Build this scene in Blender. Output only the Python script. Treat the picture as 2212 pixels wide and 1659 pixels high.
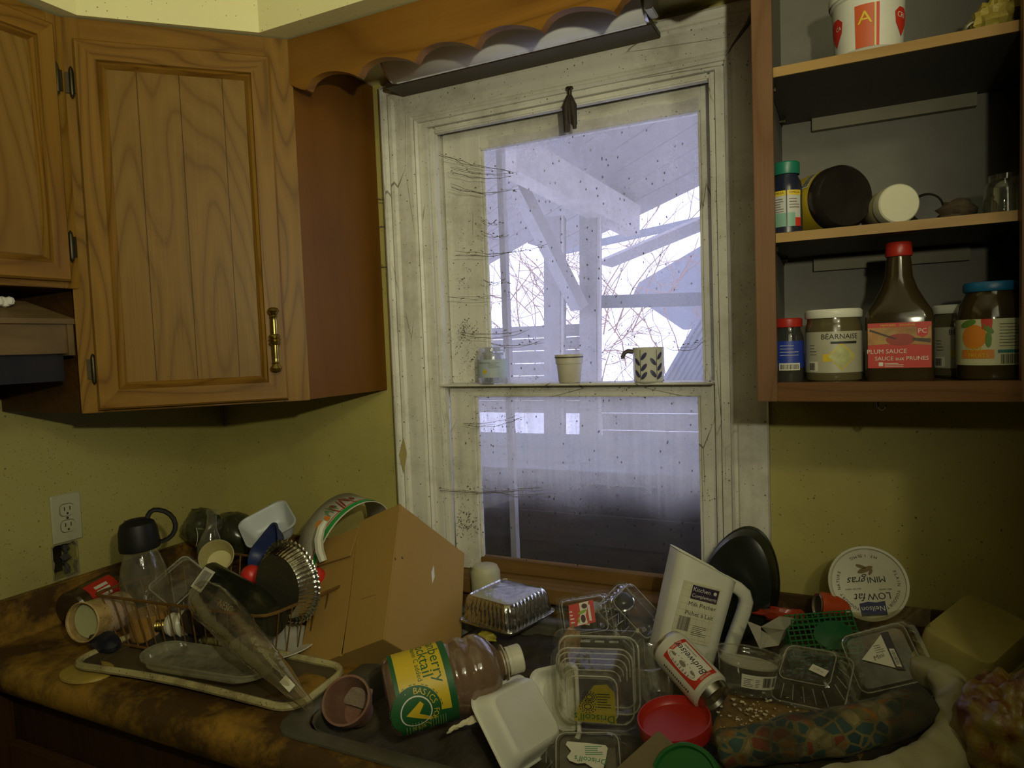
import bpy, bmesh, math, random
from mathutils import Vector, Matrix, noise
random.seed(11)
for o in list(bpy.data.objects): bpy.data.objects.remove(o, do_unlink=True)
SC = bpy.context.scene
COL = SC.collection
V = Vector
R = math.radians
# ------------------------------------------------------------------ camera
FPX, CX, CY = 1500.0, 1106.0, 829.5
CAM = V((1.707, -1.5, 1.48))
RT = V((0.89886637, 0.43659842, -0.03769706)); UP = V((0.00857557, 0.06848143, 0.99761553)); FW = V((-0.43813892, 0.89704633, -0.05781158))
cd = bpy.data.cameras.new('camera'); cam = bpy.data.objects.new('camera', cd); COL.objects.link(cam)
cd.sensor_fit = 'HORIZONTAL'; cd.sensor_width = 36; cd.lens = 36 * FPX / 2212; cd.clip_start = 0.02; cd.clip_end = 200
cam.matrix_world = Matrix((( RT.x, UP.x, -FW.x, CAM.x), (RT.y, UP.y, -FW.y, CAM.y), (RT.z, UP.z, -FW.z, CAM.z), (0, 0, 0, 1)))
SC.camera = cam
# ------------------------------------------------------------------ world, lights, exposure
SC.view_settings.view_transform = 'Standard'; SC.view_settings.look = 'None'
SC.view_settings.gamma = 1.0; SC.view_settings.use_curve_mapping = False
SC.view_settings.exposure = -0.5
SKY = (0.64, 0.67, 1.0); SKY_STRENGTH = 5.6
wd = bpy.data.worlds.new('overcast_sky'); SC.world = wd; wd.use_nodes = True
bgn = wd.node_tree.nodes['Background']; bgn.inputs[0].default_value = (*SKY, 1); bgn.inputs[1].default_value = SKY_STRENGTH
def area(name, loc, target, sx, sy, power, col, spread=180):
    ld = bpy.data.lights.new(name, 'AREA'); ld.shape = 'RECTANGLE'; ld.size = sx; ld.size_y = sy; ld.energy = power; ld.color = col; ld.spread = R(spread)
    o = bpy.data.objects.new(name, ld); COL.objects.link(o); o.location = loc
    o.rotation_euler = (V(target) - V(loc)).to_track_quat('-Z', 'Y').to_euler(); return o
area('kitchen_side_window_daylight', (2.02, -1.75, 2.10), (.55, -.30, 2.16), 0.9, 0.66, 5, (1.0, 0.94, 0.60), 120)
area('ceiling_bulb', (2.49, -2.03, 2.25), (1.1, 0, 1.5), 0.10, 0.10, 5.5, (1.0, 0.90, 0.55))
# the photographer's work lamp, held up right of the lens: it throws the crisp shadows under the cabinets
ld = bpy.data.lights.new('work_lamp', 'SPOT'); ld.energy = 46; ld.color = (1.0, 0.95, 0.66); ld.shadow_soft_size = .016; ld.spot_size = R(132); ld.spot_blend = 1.0
lo_ = bpy.data.objects.new('work_lamp', ld); COL.objects.link(lo_); lo_.location = (1.9, -1.5, 1.665); lo_.rotation_euler = (V((.45, -.35, 2.2)) - V(lo_.location)).to_track_quat('-Z', 'Y').to_euler()
# ------------------------------------------------------------------ helpers
def ray(px, py): return FW + RT * ((px - CX) / FPX) - UP * ((py - CY) / FPX)
def at(px, py, X=None, Y=None, Z=None):
    """a photo pixel's sight line cut by the plane x=X, y=Y or z=Z"""
    d = ray(px, py)
    i, v = (0, X) if X is not None else (1, Y) if Y is not None else (2, Z)
    return CAM + d * ((v - CAM[i]) / d[i])
def mpp(p): return (V(p) - CAM).dot(FW) / FPX            # metres per photo pixel at a point
def smoothstep(t): t = max(0, min(1, t)); return t * t * (3 - 2 * t)
def frame(o, z, x=None, y=None):
    z = V(z).normalized()
    if y is not None:
        y = V(y); x = y.cross(z).normalized()
    else:
        x = V(x) if x is not None else V((1, 0, 0)); x = (x - z * x.dot(z)).normalized()
    y = z.cross(x)
    return Matrix(((x.x, y.x, z.x, o[0]), (x.y, y.y, z.y, o[1]), (x.z, y.z, z.z, o[2]), (0, 0, 0, 1)))
def tocam(p): return (CAM - V(p)).normalized()
def stand(p, rz=None):
    """frame of a thing standing upright at p whose local -Y looks at the camera (or is turned by rz degrees)"""
    if rz is not None: return Matrix.Translation(p) @ Matrix.Rotation(R(rz), 4, 'Z')
    t = tocam(p); t.z = 0
    return frame(p, (0, 0, 1), y=-t)
def axial(a, b):
    """frame at a with z towards b and local -Y looking at the camera"""
    a = V(a); b = V(b); z = (b - a).normalized(); t = tocam((a + b) / 2); t = t - z * t.dot(z)
    return frame(a, z, y=-t), (b - a).length
class MB:
    def __init__(s): s.v = []; s.f = []; s.mi = []
    def add(s, vs, fs, M=None, mi=0):
        b = len(s.v)
        s.v += [tuple(M @ V(p)) if M else tuple(p) for p in vs]
        s.f += [tuple(i + b for i in f) for f in fs]; s.mi += [mi] * len(fs); return s
    def box(s, x0, x1, y0, y1, z0, z1, bev=0, M=None, mi=0):
        if bev <= 0:
            vs = [(x, y, z) for z in (z0, z1) for y in (y0, y1) for x in (x0, x1)]
            return s.add(vs, [(0, 2, 3, 1), (4, 5, 7, 6), (0, 1, 5, 4), (2, 6, 7, 3), (0, 4, 6, 2), (1, 3, 7, 5)], M, mi)
        bm = bmesh.new(); bmesh.ops.create_cube(bm, size=1)
        for w in bm.verts: w.co = V(((x0 + x1) / 2 + w.co.x * (x1 - x0), (y0 + y1) / 2 + w.co.y * (y1 - y0), (z0 + z1) / 2 + w.co.z * (z1 - z0)))
        bmesh.ops.bevel(bm, geom=bm.edges[:], offset=bev, segments=2, affect='EDGES')
        bm.verts.index_update(); s.add([w.co.copy() for w in bm.verts], [[w.index for w in f.verts] for f in bm.faces], M, mi); bm.free(); return s
    def loft(s, rings, cap0=False, cap1=False, closed=True, M=None, mi=0):
        n = len(rings[0]); vs = [p for r in rings for p in r]; fs = []
        for i in range(len(rings) - 1):
            for j in range(n if closed else n - 1):
                k = (j + 1) % n; fs.append((i * n + j, i * n + k, (i + 1) * n + k, (i + 1) * n + j))
        if cap0: fs.append(tuple(range(n - 1, -1, -1)))
        if cap1: fs.append(tuple((len(rings) - 1) * n + j for j in range(n)))
        return s.add(vs, fs, M, mi)
    def lathe(s, prof, n=32, cap0=False, cap1=False, M=None, mi=0, wob=None):
        rings = []
        for (r, z) in prof:
            rings.append([(max(r, 1e-5) * math.cos(2 * math.pi * j / n) * (wob(2 * math.pi * j / n, z) if wob else 1), max(r, 1e-5) * math.sin(2 * math.pi * j / n) * (wob(2 * math.pi * j / n, z) if wob else 1), z) for j in range(n)])
        return s.loft(rings, cap0 or prof[0][0] <= .0011, cap1 or prof[-1][0] <= .0011, True, M, mi)
    def tube(s, pts, r, n=6, caps=True, closed=False, M=None, mi=0):
        pts = [V(p) for p in pts]; m = len(pts); rings = []; last = None
        for i, p in enumerate(pts):
            t = (pts[(i + 1) % m] - pts[i - 1]) if closed else (pts[min(i + 1, m - 1)] - pts[max(i - 1, 0)])
            t.normalize()
            a = last if last is not None else (V((0, 0, 1)) if abs(t.z) < .9 else V((1, 0, 0)))
            a = (a - t * a.dot(t)).normalized(); last = a; b = t.cross(a); rr = r[i] if isinstance(r, (list, tuple)) else r
            rings.append([p + a * (rr * math.cos(2 * math.pi * j / n)) + b * (rr * math.sin(2 * math.pi * j / n)) for j in range(n)])
        if closed: rings.append(rings[0])
        return s.loft(rings, caps and not closed, caps and not closed, True, M, mi)
    def prism(s, poly, d0, d1, M=None, mi=0):
        """polygon in local XY, extruded along z"""
        n = len(poly); vs = [(p[0], p[1], d0) for p in poly] + [(p[0], p[1], d1) for p in poly]
        fs = [tuple(range(n - 1, -1, -1)), tuple(range(n, 2 * n))] + [(j, (j + 1) % n, n + (j + 1) % n, n + j) for j in range(n)]
        return s.add(vs, fs, M, mi)
    def grid(s, fn, nu, nv, M=None, mi=0, flip=False):
        vs = [fn(i / nu, j / nv) for i in range(nu + 1) for j in range(nv + 1)]; w = nv + 1
        fs = [(i * w + j, (i + 1) * w + j, (i + 1) * w + j + 1, i * w + j + 1) for i in range(nu) for j in range(nv)]
        if flip: fs = [f[::-1] for f in fs]
        return s.add(vs, fs, M, mi)
    def build(s, name, mat, parent=None, M=None, sharp=35, thick=0, label=None, flat=False, sub=0, off=-1):
        me = bpy.data.meshes.new(name); me.from_pydata([tuple(p) for p in s.v], [], s.f); me.update()
        ms = mat if isinstance(mat, (list, tuple)) else [mat]
        for m in ms: me.materials.append(m)
        if len(ms) > 1: me.polygons.foreach_set('material_index', s.mi)
        bm = bmesh.new(); bm.from_mesh(me); bmesh.ops.recalc_face_normals(bm, faces=bm.faces); bm.to_mesh(me); bm.free()
        if not flat: me.shade_smooth(); me.set_sharp_from_angle(angle=R(sharp))
        o = bpy.data.objects.new(name, me); COL.objects.link(o)
        if parent is not None: o.parent = parent
        if M is not None: o.matrix_local = M
        if thick: md = o.modifiers.new('wall', 'SOLIDIFY'); md.thickness = thick; md.offset = off
        if sub: md = o.modifiers.new('smooth', 'SUBSURF'); md.levels = sub; md.render_levels = sub
        if label: o['label'] = label
        return o
def tag(o, label, cat, group=None):
    o['label'] = label; o['category'] = cat
    if group: o['group'] = group
    return o
def thing(name, label, cat, M=None, group=None):
    o = bpy.data.objects.new(name, None); COL.objects.link(o); o.empty_display_size = .02
    if M is not None: o.matrix_world = M
    return tag(o, label, cat, group)
def struct(o, label=None):
    o['kind'] = 'structure'
    if label: o['label'] = label
    return o
def rr(hx, hy, rad, z, n=4, bulge=0, cx=0, cy=0):
    """rounded rectangle ring"""
    pts = []; rad = min(rad, hx * .999, hy * .999)
    for q, (sx, sy) in enumerate(((1, 1), (-1, 1), (-1, -1), (1, -1))):
        for k in range(n + 1):
            a = math.pi / 2 * (q + k / n)
            pts.append((cx + sx * (hx - rad) + rad * math.cos(a), cy + sy * (hy - rad) + rad * math.sin(a), z))
    return pts
def dense(ring, m):
    """resample a closed ring with m extra points on each edge"""
    out = []
    for i, p in enumerate(ring):
        q = ring[(i + 1) % len(ring)]; L = (V(q) - V(p)).length; k = max(1, int(round(L / m)))
        out += [tuple(V(p).lerp(V(q), t / k)) for t in range(k)]
    return out
# flat print: text and barcodes mapped onto a surface
_tc = {}
def glyphs(s, align='CENTER'):
    if (s, align) in _tc: return _tc[(s, align)]
    c = bpy.data.curves.new('lettering', 'FONT'); c.body = s; c.size = 1; c.align_x = align; c.align_y = 'CENTER'; c.resolution_u = 2
    o = bpy.data.objects.new('lettering', c); me = bpy.data.meshes.new_from_object(o)
    r = ([tuple(w.co) for w in me.vertices], [tuple(p.vertices) for p in me.polygons])
    bpy.data.objects.remove(o); bpy.data.curves.remove(c); bpy.data.meshes.remove(me)
    _tc[(s, align)] = r; return r
def text(mb, s, size, fn, u=0, v=0, rot=0, shear=0, sx=1, align='CENTER', mi=0):
    vs, fs = glyphs(s, align); ca, sa = math.cos(rot), math.sin(rot); out = []
    for (x, y, _) in vs:
        x, y = x * size * sx + y * size * shear, y * size
        out.append(fn(u + x * ca - y * sa, v + x * sa + y * ca))
    return mb.add(out, fs, None, mi)
def fill(mb, poly, fn, mi=0):
    """filled outline, cut finely enough to follow a curved surface"""
    P = []
    for i, p in enumerate(poly):
        q = poly[(i + 1) % len(poly)]; k = max(1, min(8, int(math.hypot(q[0] - p[0], q[1] - p[1]) / .005)))
        P += [(p[0] + (q[0] - p[0]) * t / k, p[1] + (q[1] - p[1]) * t / k) for t in range(k)]
    n = len(P); cu, cv = sum(p[0] for p in P) / n, sum(p[1] for p in P) / n; big = max(math.hypot(p[0] - cu, p[1] - cv) for p in P) > .003
    fr = (1, .66, .33) if big else (1,); vs = [fn(cu + (p[0] - cu) * f, cv + (p[1] - cv) * f) for f in fr for p in P]; fs = []
    for r_ in range(len(fr) - 1): fs += [(r_ * n + j, r_ * n + (j + 1) % n, (r_ + 1) * n + (j + 1) % n, (r_ + 1) * n + j) for j in range(n)]
    if big: vs.append(fn(cu, cv)); o = (len(fr) - 1) * n; fs += [(o + j, o + (j + 1) % n, len(vs) - 1) for j in range(n)]
    else: fs = [tuple(range(n))]
    return mb.add(vs, fs, None, mi)
def rect(mb, u0, u1, v0, v1, fn, n=1, m=1, mi=0):
    return mb.grid(lambda a, b: fn(u0 + (u1 - u0) * a, v0 + (v1 - v0) * b), n, m, None, mi)
def disc(mb, u, v, ru, rv, fn, n=20, mi=0, rot=0):
    ca, sa = math.cos(rot), math.sin(rot); P = [(ru * math.cos(2 * math.pi * k / n), rv * math.sin(2 * math.pi * k / n)) for k in range(n)]
    return fill(mb, [(u + x * ca - y * sa, v + x * sa + y * ca) for x, y in P], fn, mi)
def barcode(mb, u0, u1, v0, v1, fn, seed=1, vert=False, mi=0):
    rg = random.Random(seed); u = 0.0
    while u < 1:
        w = rg.choice((.012, .02, .032)); 
        if vert: rect(mb, u0, u1, v0 + (v1 - v0) * u, v0 + (v1 - v0) * min(1, u + w), fn, mi=mi)
        else: rect(mb, u0 + (u1 - u0) * u, u0 + (u1 - u0) * min(1, u + w), v0, v1, fn, mi=mi)
        u += w + rg.choice((.014, .022, .03))
def lines(mb, u0, u1, v0, v1, n, fn, th=.35, seed=2, mi=0):
    rg = random.Random(seed); d = (v1 - v0) / n
    for k in range(n): rect(mb, u0, u0 + (u1 - u0) * rg.uniform(.7, 1), v0 + d * k, v0 + d * (k + th), fn, 4, 1, mi=mi)
def cylmap(rad, z0=0, a0=0, lift=.0004):
    f = rad if callable(rad) else (lambda z: rad)
    def fn(u, v):
        r = f(z0 + v) + lift; a = u / f(z0) + a0; return (r * math.sin(a), -r * math.cos(a), z0 + v)
    return fn
def planemap(M=None, lift=.0005):
    """u to the right, v up, on local plane y=0 facing -y"""
    M = M or Matrix()
    return lambda u, v: tuple(M @ V((u, -lift, v)))
# ------------------------------------------------------------------ materials
def nm(name):
    m = bpy.data.materials.new(name); m.use_nodes = True; nt = m.node_tree
    for n in list(nt.nodes): nt.nodes.remove(n)
    out = nt.nodes.new('ShaderNodeOutputMaterial'); return m, nt, out
def N(nt, t, **kw):
    n = nt.nodes.new('ShaderNode' + t)
    for k, v in kw.items():
        if k.startswith('i_'): n.inputs[int(k[2:]) if k[2:].isdigit() else k[2:].replace('_', ' ')].default_value = v
        else: setattr(n, k, v)
    return n
def L(nt, a, b): nt.links.new(a, b)
def mixc(nt, fac, a, b, bt='MIX'):
    n = nt.nodes.new('ShaderNodeMix'); n.data_type = 'RGBA'; n.blend_type = bt; n.clamp_result = False
    for sock, val in ((n.inputs[0], fac), (n.inputs[6], a), (n.inputs[7], b)):
        if hasattr(val, 'is_output') or isinstance(val, bpy.types.NodeSocket): L(nt, val, sock)
        elif isinstance(val, (int, float)): sock.default_value = val
        else: sock.default_value = (*val[:3], 1)
    return n.outputs[2]
def coords(nt, scale=(1, 1, 1), loc=(0, 0, 0), rot=(0, 0, 0)):
    t = N(nt, 'TexCoord'); m = N(nt, 'Mapping'); m.inputs['Scale'].default_value = scale; m.inputs['Location'].default_value = loc; m.inputs['Rotation'].default_value = rot
    L(nt, t.outputs['Object'], m.inputs[0]); return m.outputs[0]
def nz(nt, vec, scale, detail=3, rough=.55, dist=0):
    n = N(nt, 'TexNoise'); n.inputs['Scale'].default_value = scale; n.inputs['Detail'].default_value = detail; n.inputs['Roughness'].default_value = rough; n.inputs['Distortion'].default_value = dist
    L(nt, vec, n.inputs[0]); return n.outputs[0]
def ramp(nt, fac, stops):
    n = N(nt, 'ValToRGB'); e = n.color_ramp.elements
    while len(e) < len(stops): e.new(.5)
    for k, (p, c) in enumerate(stops): e[k].position = p; e[k].color = (*(c if hasattr(c, '__len__') else (c, c, c)), 1)
    L(nt, fac, n.inputs[0]); return n.outputs[0]
def math_(nt, op, a, b=None, c=None):
    n = N(nt, 'Math', operation=op)
    for i, x in enumerate((a, b, c)):
        if x is None: continue
        if isinstance(x, (int, float)): n.inputs[i].default_value = x
        else: L(nt, x, n.inputs[i])
    return n.outputs[0]
def specks(nt, vec, scale, size, keep=.5):
    """round fly specks: 1 inside a speck, 0 outside"""
    v = N(nt, 'TexVoronoi'); v.inputs['Scale'].default_value = scale; L(nt, vec, v.inputs[0])
    d = math_(nt, 'LESS_THAN', v.outputs[0], size); s = N(nt, 'SeparateColor'); L(nt, v.outputs[1], s.inputs[0])
    return math_(nt, 'MULTIPLY', d, math_(nt, 'LESS_THAN', s.outputs[0], keep))
def srgb(r, g, b):
    f = lambda c: (c / 255) / 12.92 if c / 255 <= .04045 else (((c / 255) + .055) / 1.055) ** 2.4
    return (f(r), f(g), f(b))
def pbr(name, col, rough=.5, metal=0, var=.18, vs=14, dirt=.25, dcol=(.09, .065, .03), ds=9, bump=0, bs=60, speck=0, ss=40, spec=.5, coat=0, stretch=(1, 1, 1), emit=0, trans=0, sss=0):
    m, nt, out = nm(name); b = N(nt, 'BsdfPrincipled'); L(nt, b.outputs[0], out.inputs[0])
    c = coords(nt, stretch)
    n1 = nz(nt, c, vs); lo = tuple(x * (1 - var) for x in col); hi = tuple(min(1, x * (1 + var)) for x in col)
    cc = mixc(nt, n1, lo, hi)
    if dirt:
        n2 = nz(nt, c, ds, 6, .65); f = ramp(nt, n2, ((.42, 0), (.72, 1))); cc = mixc(nt, math_(nt, 'MULTIPLY', f, dirt), cc, dcol)
    if speck:
        sp = specks(nt, c, ss, .16, speck); cc = mixc(nt, math_(nt, 'MULTIPLY', sp, .8), cc, (.02, .015, .008))
    L(nt, cc, b.inputs['Base Color'])
    b.inputs['Roughness'].default_value = rough; b.inputs['Metallic'].default_value = metal; b.inputs['Specular IOR Level'].default_value = spec
    if coat: b.inputs['Coat Weight'].default_value = coat
    if trans: b.inputs['Transmission Weight'].default_value = trans
    if sss: b.inputs['Subsurface Weight'].default_value = sss; b.inputs['Subsurface Radius'].default_value = (.01, .01, .006)
    if bump:
        bn = N(nt, 'Bump'); bn.inputs['Strength'].default_value = bump; bn.inputs['Distance'].default_value = .004; L(nt, nz(nt, c, bs, 4), bn.inputs['Height']); L(nt, bn.outputs[0], b.inputs['Normal'])
    return m
def wood(name, lo, hi, axis='Z', k=1.0, rough=.42, dark=(.05, .025, .008), grime=.25, seed=0, rings=11, coat=.15):
    m, nt, out = nm(name); b = N(nt, 'BsdfPrincipled'); L(nt, b.outputs[0], out.inputs[0])
    a = {'X': 0, 'Y': 1, 'Z': 2}[axis]
    s1 = [5.5 * k] * 3; s1[a] = .9 * k; s2 = [170] * 3; s2[a] = 4; s3 = [28] * 3; s3[a] = 1.3
    c1 = coords(nt, s1, (seed * 3.1, seed * 1.7, seed)); g = nz(nt, c1, 1, 2, .5, .35)
    w = math_(nt, 'PINGPONG', math_(nt, 'MULTIPLY', g, rings * 1.7), .5)
    w = ramp(nt, w, ((.0, 0), (.13, .62), (.5, 1)))
    c2 = coords(nt, s2, (seed, 0, 0)); f = nz(nt, c2, 1, 2); c3 = coords(nt, s3); st = nz(nt, c3, 1, 3)
    t = mixc(nt, .28, w, f); t = mixc(nt, .25, t, st)
    col = mixc(nt, t, lo, hi)
    gr = ramp(nt, nz(nt, coords(nt), 5, 6, .7), ((.5, 0), (.8, 1))); col = mixc(nt, math_(nt, 'MULTIPLY', gr, grime), col, dark)
    L(nt, col, b.inputs['Base Color']); b.inputs['Roughness'].default_value = rough; b.inputs['Specular IOR Level'].default_value = .14; b.inputs['Coat Weight'].default_value = 0; b.inputs['Coat Roughness'].default_value = .35
    bn = N(nt, 'Bump'); bn.inputs['Strength'].default_value = .25; bn.inputs['Distance'].default_value = .001; L(nt, f, bn.inputs['Height']); L(nt, bn.outputs[0], b.inputs['Normal'])
    return m
def clear(name, tint=(.93, .93, .88), dust=.12, dustcol=(.62, .6, .5), gloss=.5, rough=.08, ns=25, base=.05, body=0, bump=.25):
    """thin clear plastic or glass wall: see-through, mirror-like at grazing angles, with a film of dust"""
    m, nt, out = nm(name); c = coords(nt)
    tr = N(nt, 'BsdfTransparent'); tr.inputs[0].default_value = (*tint, 1)
    df = N(nt, 'BsdfDiffuse'); df.inputs[0].default_value = (*dustcol, 1); tl = N(nt, 'BsdfTranslucent'); tl.inputs[0].default_value = (*dustcol, 1)
    ad = N(nt, 'MixShader'); ad.inputs[0].default_value = .4; L(nt, df.outputs[0], ad.inputs[1]); L(nt, tl.outputs[0], ad.inputs[2])
    f = ramp(nt, nz(nt, c, ns, 5, .65), ((.35, .35), (.75, 1.6)))
    fac = math_(nt, 'ADD', math_(nt, 'MULTIPLY', f, dust), body)
    m1 = N(nt, 'MixShader'); L(nt, fac, m1.inputs[0]); L(nt, tr.outputs[0], m1.inputs[1]); L(nt, ad.outputs[0], m1.inputs[2])
    gl = N(nt, 'BsdfGlossy'); gl.inputs['Roughness'].default_value = rough; gl.inputs[0].default_value = (1, 1, 1, 1)
    if bump:
        bn = N(nt, 'Bump'); bn.inputs['Strength'].default_value = bump; bn.inputs['Distance'].default_value = .003; L(nt, nz(nt, c, 45, 2), bn.inputs['Height']); L(nt, bn.outputs[0], gl.inputs['Normal'])
    lw = N(nt, 'LayerWeight'); lw.inputs[0].default_value = .5
    ff = math_(nt, 'ADD', math_(nt, 'MULTIPLY', math_(nt, 'POWER', lw.outputs['Facing'], 2.5), gloss), base)
    m2 = N(nt, 'MixShader'); L(nt, ff, m2.inputs[0]); L(nt, m1.outputs[0], m2.inputs[1]); L(nt, gl.outputs[0], m2.inputs[2])
    L(nt, m2.outputs[0], out.inputs[0]); return m
def wallpaint(name, col, dirt=.4, sp=.6):
    m, nt, out = nm(name); b = N(nt, 'BsdfPrincipled'); L(nt, b.outputs[0], out.inputs[0]); c = coords(nt)
    cc = mixc(nt, nz(nt, c, 3, 4), tuple(x * .86 for x in col), tuple(min(1, x * 1.08) for x in col))
    f = ramp(nt, nz(nt, c, 2.2, 7, .7), ((.48, 0), (.8, 1))); cc = mixc(nt, math_(nt, 'MULTIPLY', f, dirt), cc, (.16, .13, .06))
    for sc_, sz, kp in ((38, .085, sp * .5), (80, .11, sp * .45), (150, .16, sp * .2)):
        s = specks(nt, c, sc_, sz, kp); cc = mixc(nt, math_(nt, 'MULTIPLY', s, .75), cc, (.05, .035, .015))
    L(nt, cc, b.inputs['Base Color']); b.inputs['Roughness'].default_value = .55
    bn = N(nt, 'Bump'); bn.inputs['Strength'].default_value = .12; bn.inputs['Distance'].default_value = .003; L(nt, nz(nt, c, 90, 3), bn.inputs['Height']); L(nt, bn.outputs[0], b.inputs['Normal'])
    return m
def painted(name, col, axis='Z', dirt=.5):
    """old glossy trim paint with brush streaks, grime and fine cracks"""
    m, nt, out = nm(name); b = N(nt, 'BsdfPrincipled'); L(nt, b.outputs[0], out.inputs[0])
    a = {'X': 0, 'Y': 1, 'Z': 2}[axis]; s = [60] * 3; s[a] = 2.5; c = coords(nt); cs = coords(nt, s)
    cc = mixc(nt, nz(nt, cs, 1, 4), tuple(x * .78 for x in col), tuple(min(1, x * 1.1) for x in col))
    f = ramp(nt, nz(nt, c, 6, 8, .75), ((.47, 0), (.72, 1))); cc = mixc(nt, math_(nt, 'MULTIPLY', f, dirt), cc, (.17, .13, .06))
    s2 = [14] * 3; s2[a] = 3.0; cr = N(nt, 'TexVoronoi', feature='DISTANCE_TO_EDGE'); cr.inputs['Scale'].default_value = 1; L(nt, coords(nt, s2), cr.inputs[0])
    crk = math_(nt, 'MULTIPLY', math_(nt, 'LESS_THAN', cr.outputs[0], .008), ramp(nt, nz(nt, c, 4, 2), ((.52, 0), (.6, 1)))); cc = mixc(nt, math_(nt, 'MULTIPLY', crk, .7), cc, (.06, .045, .02))
    for sc_, sz, kp in ((55, .1, .4), (120, .14, .3)):
        sp = specks(nt, c, sc_, sz, kp); cc = mixc(nt, math_(nt, 'MULTIPLY', sp, .8), cc, (.04, .03, .015))
    L(nt, cc, b.inputs['Base Color']); b.inputs['Roughness'].default_value = .42
    bn = N(nt, 'Bump'); bn.inputs['Strength'].default_value = .3; bn.inputs['Distance'].default_value = .002; L(nt, nz(nt, cs, 1, 4), bn.inputs['Height']); L(nt, bn.outputs[0], b.inputs['Normal'])
    return m
OAK_Z = wood('oak_upright', (.085, .036, .004), (.255, .136, .022), 'Z')
OAK_X = wood('oak_level', (.085, .036, .004), (.235, .120, .019), 'X', seed=2)
OAK_PANEL = wood('oak_veneer', (.115, .056, .009), (.225, .130, .030), 'Z', k=.8, seed=5, rings=13)
OAK_SIDE = wood('oak_side_skin', (.125, .050, .006), (.16, .066, .008), 'Z', seed=6, rings=2, rough=.5)
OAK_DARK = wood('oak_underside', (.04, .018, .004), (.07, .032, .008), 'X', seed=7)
OAK_RED = wood('red_oak_rail', (.075, .031, .008), (.14, .064, .018), 'X', seed=8, rings=5)
OAK_REDZ = wood('red_oak_stile', (.10, .048, .021), (.165, .088, .043), 'Z', seed=9, rings=5)
PINE = wood('raw_shelf_edge', (.24, .135, .038), (.36, .23, .078), 'X', seed=4, rings=4, grime=.2)
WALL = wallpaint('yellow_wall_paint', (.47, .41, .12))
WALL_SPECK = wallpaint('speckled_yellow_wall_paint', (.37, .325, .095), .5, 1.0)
SOFF = wallpaint('pale_yellow_soffit_paint', (.76, .72, .38), .1, .3)
CEIL = wallpaint('ceiling_paint', (.6, .57, .42), .2, .2)
TRIM_Z = painted('old_cream_trim_paint', (.72, .71, .62), 'Z')
TRIM_X = painted('old_cream_trim_paint_level', (.72, .71, .62), 'X')
FLOOR = pbr('floor_vinyl', (.16, .12, .07), .6, dirt=.5)
LAMINATE = None
BLACK = pbr('black_plastic', (.008, .008, .008), .5, dirt=.12, spec=.25)
BRASS = pbr('antique_brass', (.42, .32, .10), .32, 1, dirt=.55, dcol=(.03, .022, .01), ds=60)
IRON = pbr('dark_hinge_metal', (.06, .05, .025), .45, .8, dirt=.5)
# ================================================================== the room
def panelbox(name, x0, x1, y0, y1, z0, z1, mat, label, bev=0): return struct(MB().box(x0, x1, y0, y1, z0, z1, bev).build(name, mat, flat=True), label)
WX0, WX1, WZ0, WZ1 = .755, 1.475, .90, 2.035          # rough opening in the back wall
b = MB(); b.box(-.12, WX0, 0, .12, -.05, 2.46); b.box(WX1, 4.1, 0, .12, -.05, 2.46); b.box(WX0, WX1, 0, .12, -.05, WZ0); b.box(WX0, WX1, 0, .12, WZ1, 2.46)
struct(b.build('wall_back', WALL, flat=True), 'yellow plaster wall around the window')
HY0, HY1, HZ0, HZ1 = -.524, -.468, .958, 1.040        # broken hole in the left wall
b = MB(); b.box(-.12, 0, -4.1, HY0, -.05, 2.46); b.box(-.12, 0, HY1, 0, -.05, 2.46); b.box(-.12, 0, HY0, HY1, -.05, HZ0); b.box(-.12, 0, HY0, HY1, HZ1, 2.46)
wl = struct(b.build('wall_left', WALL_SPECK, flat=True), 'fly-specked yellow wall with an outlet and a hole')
# ragged plaster lip of the hole, its colour darkened for the hole's shade
b = MB(); rg = random.Random(5); n = 26; out_, in_, deep = [], [], []
for k in range(n):
    a = 2 * math.pi * k / n; ca, sa = math.cos(a), math.sin(a); q = max(abs(ca), abs(sa)); w = (HY1 - HY0) / 2 + .004; h = (HZ1 - HZ0) / 2 + .004
    cy, cz = (HY0 + HY1) / 2, (HZ0 + HZ1) / 2; j = rg.uniform(.80, .99)
    out_.append((.0012, cy + ca / q * w, cz + sa / q * h)); in_.append((.0012, cy + ca / q * w * j, cz + sa / q * h * rg.uniform(.86, .99))); deep.append((-.014, in_[-1][1] * 1.0, in_[-1][2]))
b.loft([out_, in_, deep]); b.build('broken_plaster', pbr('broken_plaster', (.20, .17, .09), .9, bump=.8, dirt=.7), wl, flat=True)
b = MB(); b.box(-.115, -.06, HY0 + .001, HY1 - .001, HZ0 + .001, HZ1 - .001); b.build('lath', pbr('lath_hole_shade', (.010, .008, .005), .95, spec=.1), wl, flat=True)  # near-black colour stands for the shade inside the hole
b = MB(); b.grid(lambda u, v: (-.022 - .03 * noise.noise(V((u * 3, v * 5, 1))), HY0 + .036 + .012 * u, HZ0 + .004 + (HZ1 - HZ0) * .95 * v), 6, 10); b.build('torn_insulation', pbr('insulation_hole_shade', (.06, .057, .045), .95, bump=.9), wl)  # insulation darkened too, so the hole reads as shaded
panelbox('floor', -.1, 4.1, -4.1, 0, -.15, -.05, FLOOR, 'dark grimy kitchen floor')
panelbox('ceiling', -.1, 4.1, -4.1, .1, 2.46, 2.56, CEIL, 'ceiling')
LOW_BOUNCE = pbr('low_bounce_brown', (.10, .07, .04), .6)  # unseen walls coloured dark brown to keep bounced light down
panelbox('wall_rear', -.1, 4.1, -4.2, -4.1, -.05, 2.46, LOW_BOUNCE, 'unseen wall behind the viewer, darkened to cut bounce')
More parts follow.
